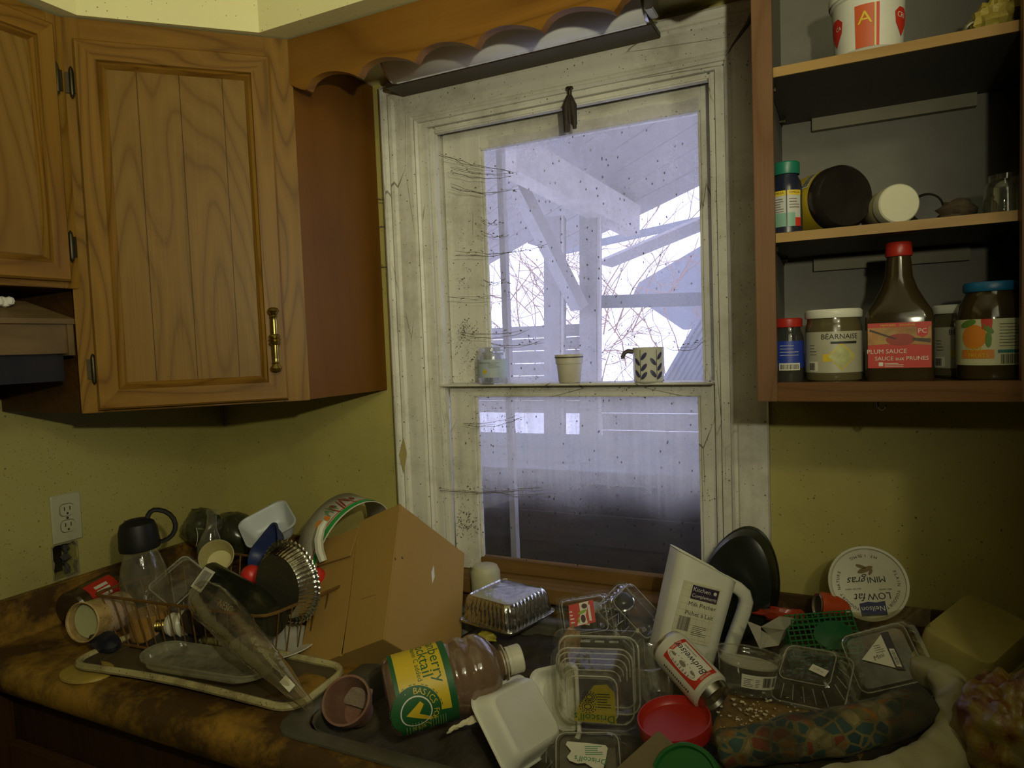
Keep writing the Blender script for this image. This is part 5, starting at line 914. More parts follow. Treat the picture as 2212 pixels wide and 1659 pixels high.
# green mesh basket
p = at(1778, 1368, Y=-.205); gb = thing('mesh_basket', 'green plastic mesh berry basket lying on its side', 'basket', frame(p, tocam(p) * .75 + UP * .6, x=RT - UP * .12)); b = MB(); W_, H_ = .056, .040
def bar(p, q, r=.0013): b.tube([p, q], r, 4, False)
for k in range(13): x = -W_ + 2 * W_ * k / 12; bar((x, -H_, 0), (x, H_, 0)); bar((x, H_, 0), (x * 1.12, H_ * 1.15, -.045)); bar((x, -H_, 0), (x * 1.12, -H_ * 1.15, -.045))
for k in range(9): y = -H_ + 2 * H_ * k / 8; bar((-W_, y, 0), (W_, y, 0)); bar((W_, y, 0), (W_ * 1.12, y * 1.15, -.045)); bar((-W_, y, 0), (-W_ * 1.12, y * 1.15, -.045))
for k in range(5): f = 1 + .12 * k / 4; z = -.045 * k / 4; b.tube([(-W_ * f, -H_ * f, z), (W_ * f, -H_ * f, z), (W_ * f, H_ * f, z), (-W_ * f, H_ * f, z)], .0014, 4, closed=True)
b.build('lattice', pbr('green_mesh_plastic', (.012, .15, .035), .4, dirt=.25), gb, flat=True); b = MB(); b.lathe([(.001, .0015), (.026, .0015), (.028, 0), (.001, -.001)], 24, M=Matrix.Translation((.016, -.004, 0)) @ Matrix.Diagonal((1.15, 1, 1, 1))); b.build('solid_centre', pbr('green_solid_plastic', (.008, .10, .03), .45), gb)
# yoghurt lid
p = at(1875, 1260, Y=-.115); yl = thing('yoghurt_lid', 'round white yoghurt tub lid with upside-down print, leaning on the wall', 'lid', frame(p, tocam(p) * .95 + V((-.05, -.25, .1)), x=RT + UP * .06)); yr = .0665
MB().lathe([(.001, -.0005), (yr * .88, -.0005), (yr * .9, .0), (yr * .925, .004), (yr * .985, .004), (yr, .001), (yr * .995, -.008), (yr * .97, -.009)], 64).build('disc', pbr('white_lid_plastic', (.60, .59, .46), .4, dirt=.2, dcol=(.3, .25, .1)), yl)
f1 = lambda u, v: (-u, -v, .0003); f2 = lambda u, v: (-u, -v, .0007); b = MB()
text(b, 'LOW', .0165, f1, -.0135, .0225, sx=1.0); text(b, 'fat', .019, f1, .018, .0225, shear=.35); text(b, 'MINI', .0150, f1, -.0145, -.006, sx=1.0); text(b, 'gras', .0195, f1, .0185, -.0065, shear=.35); text(b, 'MAT. GRASSE', .0034, f1, -.026, .012); text(b, 'MILK FAT  WRITE', .0034, f1, .026, .008)
for st, a0, da in (('PLAIN YOGOURT', 2.55, .118), ('YOGOURT NATURE', .98, .118), ('M.F. 1.5% M.G.', -1.3, .07)):
    for k, ch in enumerate(st):
        a = (math.pi + .35 - k * da) if st[0] == 'P' else (1.05 - k * da) if st[0] == 'Y' else (-math.pi / 2 - .45 + k * da); rr_ = .049
        if ch != ' ': text(b, ch, .0072, f1, rr_ * math.cos(a), rr_ * math.sin(a), rot=a - math.pi / 2 if st[0] != 'M' else a + math.pi / 2)
b.build('lettering', INK, yl)
b = MB(); fill(b, [(-.021, .0315), (-.007, .0335), (.007, .0315), (.021, .034), (.021, .056), (-.021, .056)], f1); b.build('blue_field', BLU_INK, yl); b = MB(); text(b, 'Neilson', .0125, f2, 0, .0435); b.build('blue_field_lettering', WHT_INK, yl)
b = MB(); disc(b, .0, -.024, .014, .0045, f1, 14, rot=.3); disc(b, .006, -.030, .009, .003, f1, 12, rot=-.4); disc(b, -.008, -.019, .006, .0025, f1, 10, rot=.9); b.build('leaf_emblem', pbr('brown_gold_print', (.16, .10, .015), .5), yl)
# red can
M, ln = axial(at(1764, 1306, Y=-.13), at(1850, 1318, Y=-.10)); rc_ = thing('red_can', 'orange red drink can lying behind the mesh basket', 'can', M); MB().lathe([(.020, .004), (.024, .009), (.024, ln), (.001, ln)], 30).build('body', pbr('orange_red_enamel', (.48, .06, .012), .35, dirt=.25), rc_); MB().lathe([(.001, .004), (.017, .003), (.0205, 0), (.022, .001), (.020, .005)], 26).build('end', CM, rc_)
# cream container
CT_ = Matrix(((.8346, .5329, .1393, 1.8089), (-.4749, .8244, -.308, -.1991), (-.279, .1909, .9411, .9853), (0, 0, 0, 1))); w_, l_, h_ = .106, .154, .072
cn = thing('cream_container', 'large cloudy cream plastic container lying tilted by the right wall', 'plastic container', CT_); CRM = pbr('cloudy_cream_plastic', (.40, .35, .11), .4, dirt=.3, dcol=(.22, .14, .03), sss=.2)
b = MB(); b.loft([rr(w_ / 2 - .008, l_ / 2 - .008, .016, .000, 5), rr(w_ / 2 - .002, l_ / 2 - .002, .018, -.002, 5), rr(w_ / 2, l_ / 2, .018, -.007, 5), rr(w_ / 2 + .004, l_ / 2 + .004, .02, -h_ + .01, 5), rr(w_ / 2 + .008, l_ / 2 + .008, .022, -h_ + .008, 5), rr(w_ / 2 + .008, l_ / 2 + .008, .022, -h_, 5)], True, M=Matrix.Translation((w_ / 2, l_ / 2, 0))); b.build('body', CRM, cn, thick=.002)
# patterned cloth roll
def clothmat():
    m, nt, out = nm('patterned_cloth'); bs = N(nt, 'BsdfPrincipled'); L(nt, bs.outputs[0], out.inputs[0]); c = coords(nt)
    v = N(nt, 'TexVoronoi'); v.inputs['Scale'].default_value = 62; L(nt, coords(nt, (.8, 1, 1)), v.inputs[0]); s = N(nt, 'SeparateColor'); L(nt, v.outputs[1], s.inputs[0])
    n = N(nt, 'ValToRGB'); n.color_ramp.interpolation = 'CONSTANT'; e = n.color_ramp.elements
    for k, (p_, cl_) in enumerate(((0, (.05, .13, .12)), (.38, (.50, .20, .03)), (.55, (.45, .36, .16)), (.72, (.03, .09, .10)), (.9, (.35, .07, .03)))):
        if k > 1: e.new(p_)
        e[k].position = p_; e[k].color = (*cl_, 1)
    L(nt, s.outputs[0], n.inputs[0])
    ve = N(nt, 'TexVoronoi', feature='DISTANCE_TO_EDGE'); ve.inputs['Scale'].default_value = 62; L(nt, coords(nt, (.8, 1, 1)), ve.inputs[0]); ed = math_(nt, 'LESS_THAN', ve.outputs[0], .09)
    cc = mixc(nt, ed, n.outputs[0], (.30, .25, .10)); f = ramp(nt, nz(nt, c, 7, 6, .7), ((.36, .15), (.60, 1))); cc = mixc(nt, math_(nt, 'MULTIPLY', f, .88), cc, (.028, .026, .012)); sx_ = N(nt, 'SeparateXYZ'); L(nt, c, sx_.inputs[0]); mo = N(nt, 'MapRange', interpolation_type='SMOOTHSTEP'); L(nt, math_(nt, 'ADD', sx_.outputs[0], math_(nt, 'MULTIPLY', math_(nt, 'SUBTRACT', nz(nt, c, 22, 4), .5), .12)), mo.inputs[0]); mo.inputs[1].default_value = 1.70; mo.inputs[2].default_value = 1.78
    cc = mixc(nt, math_(nt, 'MULTIPLY', mo.outputs[0], .9), cc, (.022, .021, .010)); L(nt, cc, bs.inputs['Base Color']); bs.inputs['Roughness'].default_value = .9
    bn = N(nt, 'Bump'); bn.inputs['Strength'].default_value = .6; bn.inputs['Distance'].default_value = .003; L(nt, nz(nt, c, 80, 4), bn.inputs['Height']); L(nt, bn.outputs[0], bs.inputs['Normal']); return m
rp = [at(1548, 1622, Y=-.49), at(1640, 1606, Y=-.475), at(1740, 1592, Y=-.455), at(1840, 1575, Y=-.43), at(1920, 1552, Y=-.40), at(1975, 1532, Y=-.38), at(2012, 1516, Y=-.365)]; b = MB(); pts, rad = [], []
for i in range(len(rp) - 1):
    for k in range(5): f = k / 5; pts.append(rp[i].lerp(rp[i + 1], f)); rad.append(.026 + .007 * math.sin((i + f) / 6 * 2.6) + .003 * noise.noise(V((i + f, 0, 0)) * 2))
n0 = 18; b.tube(pts, rad, n0, True); b.v = [tuple(V(q) + V((0, 0, 1)) * .005 * noise.noise(V(q) * 35) + V((0, 1, 0)) * .004 * noise.noise(V(q) * 28 + V((3, 1, 2)))) for q in b.v]
tag(b.build('cloth_roll', clothmat(), sub=1, sharp=80), 'mouldy rolled cloth with a teal, orange and cream pattern', 'cloth')
# white plastic bag
sp_ = [at(1990, 1440, Y=-.27), at(2040, 1470, Y=-.30), at(2068, 1520, Y=-.34), at(2070, 1570, Y=-.39), at(2045, 1625, Y=-.44), at(1985, 1665, Y=-.49), at(1900, 1685, Y=-.53), at(1790, 1692, Y=-.56), at(1680, 1700, Y=-.57)]
b = MB(); P_, W2 = [], []
for i in range(len(sp_) - 1):
    for k in range(6): P_.append(sp_[i].lerp(sp_[i + 1], k / 6)); W2.append((.040, .050, .052, .050, .052, .044, .034, .030)[i])
b.tube(P_, [w * .56 for w in W2], 26, True); b.v = [tuple(V(q) + V((noise.noise(V(q) * 22), noise.noise(V(q) * 22 + V((5, 0, 0))), noise.noise(V(q) * 22 + V((0, 7, 0))))) * .012 + V((.0012, 0, .0012)) * math.sin(q[0] * 160 + q[1] * 190 + q[2] * 140)) for q in b.v]
tag(b.build('white_bag', pbr('white_carrier_bag', (.33, .31, .17), .5, dirt=.4, dcol=(.18, .14, .04), bump=.5, bs=30), sub=1, sharp=80), 'twisted white plastic carrier bag curling around the cloth roll', 'plastic bag')
# crumpled printed packaging
def packmat():
    m, nt, out = nm('torn_printed_packaging'); bs = N(nt, 'BsdfPrincipled'); L(nt, bs.outputs[0], out.inputs[0]); c = coords(nt)
    cc = ramp(nt, nz(nt, c, 13, 5, .7, .6), ((.28, (.012, .008, .004)), (.42, (.11, .035, .008)), (.52, (.17, .12, .015)), (.64, (.15, .13, .05)), (.80, (.24, .20, .025)))); L(nt, cc, bs.inputs['Base Color']); bs.inputs['Roughness'].default_value = .45
    bn = N(nt, 'Bump'); bn.inputs['Strength'].default_value = .7; bn.inputs['Distance'].default_value = .006; L(nt, nz(nt, c, 28, 4), bn.inputs['Height']); L(nt, bn.outputs[0], bs.inputs['Normal']); return m
PK = packmat(); b = MB(); crumple(b, (0, 0, 0), .052, .06, .090, 14, 70, 48, .26, freq=1.7); tag(b.build('torn_packaging', PK, M=frame(at(2168, 1590, Y=-.43), V((.15, .1, 1))), sharp=80), 'torn yellow and brown food packaging crumpled in the lower right corner', 'packaging')
b = MB(); b.lathe([(.001, .004), (.011, .004), (.013, 0), (.013, -.008), (.011, -.010)], 20, M=frame(at(2090, 1527, Y=-.37), tocam((1.85, -.37, .95)) + RT * .5)); tag(b.build('small_white_cap', pbr('small_cap_plastic', (.50, .48, .25), .4)), 'small round cream bottle top beside the white bag', 'bottle top')
# film strip across the yoghurt lid
b = MB(); a, c = at(1792, 1330, Y=-.145), at(2010, 1312, Y=-.20); b.grid(lambda u, v: tuple(a.lerp(c, u) + UP * (-.034 * v + .004 * math.sin(u * 9)) + tocam(a) * (.004 * math.sin(u * 14 + v * 4))), 24, 6); tag(b.build('film_strip', clear('dusty_film', (.75, .72, .6), dust=.28, dustcol=(.34, .30, .16), gloss=.7)), 'strip of dusty clear film hanging across the yoghurt lid', 'plastic film')
# silver wrapper
b = MB(); p = at(1672, 1366, Y=-.205); pts = {k: p + RT * (x * .00084) - UP * (y * .00084) + tocam(p) * d for k, (x, y, d) in dict(a=(-58, -25, 0), b=(-30, 35, .012), c=(-28, -12, .0), d=(12, -34, .02), e=(50, -30, -.01), f=(22, -5, .022), g=(10, 28, .004), h=(-22, 32, .016), i=(-12, 5, -.014)).items()}
ks = list(pts); b.add([pts[k] for k in ks], [tuple(ks.index(x) for x in t) for t in ('abi', 'acb', 'cdf', 'dfe', 'cfi', 'fgi', 'gih', 'efg', 'hbi')]); tag(b.build('foil_wrapper', pbr('grey_white_wrapper', (.50, .49, .38), .35, .25, dirt=.3, bump=.4), flat=True, thick=.0006), 'crumpled grey and white wrapper between the pitcher handle and the mesh basket', 'wrapper')
b = MB(); crumple(b, (0, 0, 0), .045, .02, .012, 9, 18, 10, .5); tag(b.build('red_wrapper', pbr('glossy_red_film', (.35, .04, .02), .25, dirt=.3), M=Matrix.Translation(at(1690, 1328, Y=-.09))), 'glossy red wrapper at the back of the counter behind the mesh basket', 'wrapper')
# brown card with flakes
p = at(1640, 1568, Y=-.405); Mk = frame(p, V((-.05, -.30, 1)), x=(1, -.1, 0)); b = MB(); b.grid(lambda u, v: ((u - .5) * .13, (v - .5) * .11, .006 * noise.noise(V((u * 4, v * 4, 2)))), 12, 10); tag(b.build('stained_card', pbr('stained_brown_card', (.20, .12, .03), .8, dirt=.75, dcol=(.04, .025, .01), ds=22, bump=.8), M=Mk, thick=.002), 'stained brown card strewn with flakes in front of the deli tub', 'card')
b = MB(); rg = random.Random(31)
for k in range(170):
    q = Mk @ V((rg.gauss(0, .040), rg.gauss(.008, .026), .005 + rg.random() * .004)); s_ = rg.uniform(.0012, .004); R3 = Matrix.Rotation(rg.random() * 6, 3, 'Z') @ Matrix.Rotation(rg.uniform(-.7, .7), 3, 'X'); b.add([q + R3 @ V(c) for c in ((-s_, -s_ * .5, 0), (s_, -s_ * .4, 0), (s_ * .7, s_ * .5, 0), (-s_ * .6, s_ * .6, 0))], [(0, 1, 2, 3)])
o = b.build('paint_flakes', pbr('pale_flakes', (.58, .52, .36), .5), flat=True); tag(o, 'pale flakes and crumbs scattered over the stained card', 'flakes'); o['kind'] = 'stuff'
b = MB(); crumple(b, (0, 0, 0), .018, .02, .035, 17, 16, 12, .4); tag(b.build('paper_scrap', pbr('brown_paper', (.30, .18, .07), .8), M=frame(at(1228, 1395, Y=-.28), V((.3, .1, 1)))), 'crumpled brown paper scrap behind the big berry clamshell', 'paper scrap')
MB_ = frame(at(1395, 1640, Y=-.55), V((-.1, -.45, 1)), x=(.55, .8, .2)); tag(MB().box(-.045, .045, -.02, .02, -.002, .002, .001).build('card_strip', pbr('beige_card_strip', (.17, .135, .06), .75, dirt=.5), M=MB_), 'beige card strip lying under the green lidded jar', 'card')
# ================================================================== on the window ledge
LZ = 1.3842
p = V((at(1066, 829, Y=.012).x, .012, LZ)); lj = thing('ledge_jar', 'empty glass jar with a pale blue label on the window ledge', 'jar', stand(p))
MB().lathe([(.001, .001), (.034, 0), (.0365, .004), (.0365, .062), (.034, .072), (.032, .076), (.033, .078), (.033, .088), (.0315, .09)], 32).build('glass', clear('cloudy_jar_glass', (.78, .80, .80), dust=.30, dustcol=(.66, .66, .6), base=.1), lj)
b = MB(); b.grid(lambda u, v: cylmap(.0365)((u * 2 - 1) * .075, .016 + .044 * v), 30, 1); l2 = b.build('label', pbr('pale_blue_label', (.40, .47, .52), .6), lj); b = MB(); f = cylmap(.0365, lift=.0009); fill(b, [(-.020, .024), (-.014, .031), (-.020, .038), (-.026, .031)], f); b.build('yellow_diamond', YEL_INK, l2); b = MB(); lines(b, -.012, .016, .040, .054, 5, f, .3); text(b, 'BEARNAISE', .006, f, -.022, .052); b.build('small_print', pbr('grey_blue_print', (.16, .18, .2), .6), l2)
p = V((at(1231, 831, Y=.010).x, .010, LZ)); pp_ = thing('ledge_pot', 'small cream plastic plant pot on the window ledge', 'flower pot', stand(p)); PPM = pbr('dusty_cream_pot', (.52, .49, .38), .5, dirt=.3)
MB().lathe([(.001, .002), (.024, .001), (.0255, .004), (.0295, .044), (.0312, .045), (.0330, .064), (.0325, .066), (.0305, .064), (.027, .04), (.024, .006), (.001, .005)], 32).build('wall', PPM, pp_); MB().lathe([(.0332, .0585), (.0335, .060), (.0333, .0615)], 32).build('dark_band', pbr('dark_rim_band', (.06, .055, .045), .6), pp_); MB().lathe([(.001, .058), (.029, .058)], 24).build('soil', pbr('dry_soil', (.05, .035, .02), .95, bump=1), pp_)
p = V((at(1402, 829, Y=.008).x, .008, LZ)); mg = thing('ledge_mug', 'white mug with blue leaf sprays on the window ledge', 'mug', stand(p)); MGM = pbr('mug_glaze', (.60, .60, .52), .2, dirt=.2)
MB().lathe([(.001, .002), (.030, 0), (.0325, .003), (.0335, .02), (.0338, .074), (.0345, .076), (.0330, .077), (.0315, .074), (.0310, .01), (.001, .006)], 36).build('body', MGM, mg)
b = MB(); b.tube([(-.032, 0, .068), (-.044, 0, .070), (-.052, 0, .066), (-.056, 0, .058), (-.055, 0, .053)], [.0052, .0050, .0048, .0046, .0044], 10); b.build('broken_handle', pbr('handle_silhouette', (.05, .035, .03), .3), mg, label='broken curved handle'); f = cylmap(.0338, lift=.0005)  # handle coloured dark to read as a backlit silhouette
b = MB()
for u0 in (-.018, .018):
    rect(b, u0 - .0006, u0 + .0006, .006, .072, f)
b.build('stem_print', INK, mg)
b = MB()
for u0 in (-.018, .018):
    for k, (s, z) in enumerate(((1, .054), (-1, .042), (1, .030), (-1, .016), (1, .004 + .008))): disc(b, u0 + s * .008, z + .004, .0100, .0042, f, 14, rot=s * .9 if s > 0 else math.pi - .9)
b.build('leaf_print', pbr('cobalt_leaf_print', (.045, .05, .13), .4), mg)
# ornament hanging from the head of the window
p = at(1230, 192, Y=-.022); ho = thing('hanging_ornament', 'withered dark ornament hanging from a nail at the top of the window', 'ornament', Matrix.Translation(p))
MB().lathe([(.001, .005), (.008, .004), (.009, 0), (.005, -.004), (.004, -.02), (.001, -.021)], 14, M=Matrix.Rotation(.1, 4, 'X')).build('hook', IRON, ho)
b = MB(); rg = random.Random(4)
for k in range(9): x = rg.uniform(-.013, .015); b.tube([(x * .3, -.004, -.016), (x * .8, -.006 + rg.uniform(-.004, .002), -.040), (x, -.006 + rg.uniform(-.004, .004), -.075 - rg.random() * .022)], [.0032, .0075, .0045], 6)
b.build('bundle', pbr('dark_withered', (.022, .015, .011), .7, var=.5, vs=90), ho, sharp=60)
# ================================================================== cobwebs and dead flies
b = MB(); rg = random.Random(77)
def strand(p, q, sag, r=.0008, n=9): b.tube([V(p).lerp(V(q), k / n) + V((0, 0, -sag * math.sin(math.pi * k / n))) + V((rg.gauss(0, .0012), rg.gauss(0, .001), rg.gauss(0, .0012))) for k in range(n + 1)], [r * (1.6 - 1.2 * abs(k / n - .4)) for k in range(n + 1)], 4, False)
webs = [((948, 330), (1125, 372)), ((975, 365), (1120, 375)), ((975, 402), (1120, 410)), ((985, 548), (1180, 528)), ((965, 645), (1160, 632)), ((995, 720), (1135, 712)), ((1060, 745), (1175, 736)), ((950, 1055), (1195, 1052)), ((1000, 915), (1140, 902)), ((1040, 1052), (1190, 1062)), ((1040, 475), (1090, 478)), ((1040, 502), (1090, 505)), ((1045, 610), (1110, 604)), ((1440, 745), (1525, 732)), ((775, 422), (905, 432)), ((780, 486), (900, 480)), ((790, 570), (900, 566))]
for (x0, y0), (x1, y1) in webs:
    for k in range(3): strand(at(x0, y0 + rg.uniform(-6, 6), Y=-.022), at(x1 + rg.uniform(-25, 12), y1 + rg.uniform(-5, 5), Y=.022), 0.004 + rg.random() * .012, rg.uniform(.0002, .0005))
    for k in range(10): f = rg.random(); q = at(x0, y0, Y=-.022).lerp(at(x1, y1, Y=.022), f) + V((0, -.001, rg.gauss(-.003, .004))); s_ = rg.uniform(.0008, .0022); b.box(q.x - s_, q.x + s_, q.y - s_ * .6, q.y + s_ * .6, q.z - s_ * .5, q.z + s_ * .5)
for (x, y, n, sp2) in ((1008, 712, 110, 12), (1012, 600, 25, 14), (1008, 1130, 150, 16), (985, 730, 40, 20), (1020, 760, 40, 18), (1000, 1090, 40, 22), (1010, 545, 25, 14), (1010, 1060, 30, 22), (1060, 940, 30, 30), (1040, 900, 30, 22), (1000, 830, 30, 25), (1120, 838, 40, 60), (1300, 842, 40, 90), (1400, 838, 20, 50), (1528, 1075, 12, 8), (1030, 790, 25, 25), (1100, 910, 25, 18)):
    for k in range(n):
        q = at(x + rg.gauss(0, sp2), y + rg.gauss(0, min(sp2, 16)), Y=.024 if y < 820 or y > 850 else -.01); s_ = rg.uniform(.0007, .0020); b.add([q + V((rg.gauss(0, s_), rg.gauss(0, s_ * .6), rg.gauss(0, s_))) for _ in range(4)], [(0, 1, 2), (0, 2, 3), (0, 1, 3), (1, 2, 3)])
o = b.build('cobwebs', pbr('dusty_cobweb', (.13, .11, .08), .95, dirt=0), flat=True); tag(o, 'dirty cobweb strands with dead flies along the left side of the window', 'cobwebs'); o['kind'] = 'stuff'
b = MB()   # gauzy web at the lower left of the glass
b.grid(lambda u, v: tuple(at(1040 + 150 * u, 1056 + 45 * v * (1 - u), Y=.020) + V((0, .010 * u * v, 0))), 12, 8); b.grid(lambda u, v: tuple(at(1055 + 455 * u, (328 - 94 * u) - 26 + 34 * v, Y=.058) + V((0, .004 * math.sin(u * 30), .003 * math.sin(u * 19)))), 40, 4)
WEBM = clear('gauzy_web', (.96, .96, 1), dust=.22, dustcol=(.75, .74, .78), gloss=0, base=0, ns=70, bump=0); o = b.build('web_sheet', WEBM); tag(o, 'gauzy cobweb sheets along the glass edges', 'cobwebs'); o['kind'] = 'stuff'
# ================================================================== on the shelves of the open cabinet
SB = Z0 + .0262
def jar(name, label, px, Y, base, prof, mat, group=None, n=36, rz=None):
    p = at(px, 700, Y=Y); p.z = base; t = thing(name, label, 'jar' if 'jar' in name else 'bottle', stand(p), group); MB().lathe(prof, n).build('body', mat, t); return t
DGL = pbr('dark_sauce_glass', (.035, .024, .010), .12, dirt=.2, dcol=(.10, .08, .03))
# bottle with red cap and blue label
t = jar('small_bottle', 'small glass bottle with a red cap and blue label, bottom shelf at the left', 1703, -.235, SB, [(.001, 0), (.022, 0), (.0235, .003), (.0235, .075), (.021, .083), (.019, .088), (.019, .096)], pbr('dark_clear_bottle', (.03, .032, .03), .1))
MB().lathe([(.0215, .092), (.022, .094), (.022, .105), (.020, .107), (.001, .107)], 28).build('cap', RED_P, t); b = MB(); b.grid(lambda u, v: cylmap(.0235)((u * 2 - .75) * .03, .024 + .045 * v), 16, 1); b.build('label', pbr('royal_blue_label', (.012, .035, .28), .45), t); f = cylmap(.0235, lift=.0009); b = MB(); rect(b, -.016, .018, .020, .032, f, 10); lines(b, -.014, .016, .045, .066, 4, f, .12); b.build('label_print', PAPER, t); b = MB(); barcode(b, -.014, .016, .022, .030, cylmap(.0235, lift=.0013), 5); b.build('barcode', INK, t)
# two sauce jars
def sauce(px, Y, label, a0=0):
    t = jar('sauce_jar', label, px, Y, SB, [(.001, 0), (.038, 0), (.0425, .004), (.0430, .012), (.0430, .088), (.0415, .094), (.040, .098), (.040, .106)], pbr('jar_with_herbs', (.10, .085, .04), .15, dirt=.4), 'sauce jars on the bottom shelf')
    MB().lathe([(.0425, .104), (.0435, .106), (.0435, .115), (.041, .118), (.001, .117)], 36).build('lid', WPLAS, t); b = MB(); b.grid(lambda u, v: cylmap(.0430)((u * 2 - 1) * .075, .016 + .066 * v), 30, 1); l = b.build('label', pbr('silver_grey_label', (.42, .40, .29), .4, dirt=.15), t)
    f = cylmap(.0430, 0, a0, .0009); f2 = cylmap(.0430, 0, a0, .0013); b = MB(); fill(b, [(.012, .020), (.034, .042), (.012, .064), (-.010, .042)], f); rect(b, -.016, -.004, .034, .046, f); b.build('yellow_diamond', YEL_INK, l); b = MB(); fill(b, [(.012, .022), (.0315, .042), (.012, .0615), (-.0075, .042)], f2); b.build('diamond_picture', pbr('pale_green_picture', (.45, .46, .20), .5, var=.4, vs=90), l)
    b = MB(); text(b, 'BÉARNAISE', .0115, f, .010, .0735); rect(b, -.004, .036, .0625, .066, cylmap(.0430, 0, a0, .0016), 8); lines(b, -.040, -.026, .045, .065, 4, f, .15); b.build('lettering', INK, l); b = MB(); rect(b, -.042, -.024, .018, .034, f, 4); b.build('barcode_patch', PAPER, l); b = MB(); barcode(b, -.041, -.029, .020, .032, f2, 3); b.build('barcode', INK, l)
sauce(1800, -.235, 'white lidded sauce jar with a silver diamond label, left of the plum sauce bottle'); sauce(2078, -.150, 'sauce jar with a silver diamond label, half hidden right of the plum sauce bottle')
# plum sauce bottle
p = at(1942, 700, Y=-.235); p.z = SB; ps = thing('plum_sauce_bottle', 'tall square brown plum sauce bottle with a red cap and red label', 'bottle', stand(p))
b = MB(); b.loft([rr(.044, .034, .010, 0, 5), rr(.0475, .037, .014, .004, 5), rr(.0475, .037, .014, .098, 5), rr(.046, .036, .016, .108, 5), rr(.037, .031, .022, .124, 5), rr(.026, .025, .022, .145, 5), rr(.0195, .0195, .0190, .165, 5), rr(.0175, .0175, .0172, .190, 5), rr(.0165, .0165, .0163, .195, 5), rr(.0165, .0165, .0163, .207, 5)], True); b.build('body', DGL, ps, sharp=50)
MB().lathe([(.0185, .196), (.0195, .198), (.0185, .216), (.017, .218), (.001, .218)], 30).build('cap', RED_P, ps); f = lambda u, v: (u, -.0376, v); f2 = lambda u, v: (u, -.0380, v); f3 = lambda u, v: (u, -.0384, v)
b = MB(); rect(b, -.043, .043, .022, .092, f); l = b.build('label', RED_INK, ps); b = MB(); fill(b, [(-.043, .058), (.0, .060), (.043, .056), (.043, .085), (-.043, .085)], f2); pc = b.build('picture', pbr('food_picture', (.34, .15, .03), .5, var=.9, vs=45, dirt=.5, dcol=(.5, .4, .12), ds=30), l)
fq = lambda u, v: (u, -.0382, v); b = MB(); disc(b, .002, .066, .020, .009, fq, 22); b.build('bowl_print', pbr('bowl_red_ink', (.30, .03, .012), .5), l); b = MB(); fill(b, [(-.041, .080), (-.040, .083), (-.004, .068), (-.005, .066)], lambda u, v: (u, -.0385, v)); fill(b, [(.018, .064), (.042, .060), (.042, .066), (.018, .068)], lambda u, v: (u, -.0385, v)); b.build('chopstick_print', pbr('dark_wood_ink', (.05, .025, .012), .5), l)
b = MB(); text(b, 'PLUM SAUCE', .0095, f2, -.017, .0475); text(b, 'SAUCE aux PRUNES', .0085, f2, .003, .0365, sx=1.0); lines(b, -.02, .006, .024, .031, 3, f2, .35); rect(b, -.028, -.022, .025, .031, f2); b.build('lettering', WHT_INK, l); b = MB(); fill(b, [(.022, .092), (.040, .092), (.038, .072), (.031, .068), (.024, .072)], lambda u, v: (u, -.0382, v)); cf = b.build('corner_flag', RED_INK, l); b = MB(); text(b, 'PC', .010, f3, .031, .078); b.build('flag_lettering', WHT_INK, l); b = MB(); text(b, 'MEMORIES', .0045, f2, -.015, .088); text(b, 'SOUVENIRS', .0045, f2, .012, .088); b.build('gold_lettering', YEL_INK, l)
# fruit jar with blue lid
t = jar('fruit_jar', 'tall dark fruit jar with a blue lid and an orange picture label', 2141, -.235, SB, [(.001, 0), (.041, 0), (.0445, .004), (.0445, .020), (.0452, .024), (.0452, .092), (.0445, .098), (.042, .112), (.036, .124), (.0335, .130), (.0335, .138)], DGL)
MB().lathe([(.0355, .133), (.0365, .135), (.0365, .144), (.0345, .147), (.001, .146)], 36).build('lid', pbr('teal_blue_lid', (.008, .10, .22), .4), t); b = MB(); b.grid(lambda u, v: cylmap(.0452)((u * 2 - 1) * .078, .024 + .068 * v), 30, 1); l = b.build('label', pbr('cream_green_label', (.50, .50, .30), .5, dirt=.1), t)
f = cylmap(.0452, lift=.0009); f2 = cylmap(.0452, lift=.0013); b = MB(); disc(b, -.022, .066, .017, .018, f, 24); rect(b, -.040, .004, .034, .047, f, 8); b.build('orange_picture', ORG_INK, l); b = MB(); disc(b, -.030, .086, .012, .005, f2, 12, rot=.3); disc(b, -.004, .078, .010, .004, f2, 12, rot=-.8); disc(b, -.003, .062, .004, .012, f2, 12); b.build('leaf_picture', pbr('leaf_picture_green', (.10, .20, .03), .5), l); b = MB(); fill(b, [(-.012, .092), (.002, .092), (.001, .078), (-.005, .075), (-.011, .078)], f2); b.build('corner_flag', RED_INK, l); b = MB(); text(b, 'TOUS', .009, f2, -.022, .0475); text(b, 'FRUITS', .009, f2, -.016, .038); b.build('gold_lettering', YEL_INK, l); b = MB(); rect(b, .008, .040, .042, .0465, f, 6); b.build('teal_band', TEA_INK, l); b = MB(); lines(b, .010, .040, .052, .088, 8, f, .16); barcode(b, .012, .036, .026, .040, f, 7); b.build('print', INK, l)
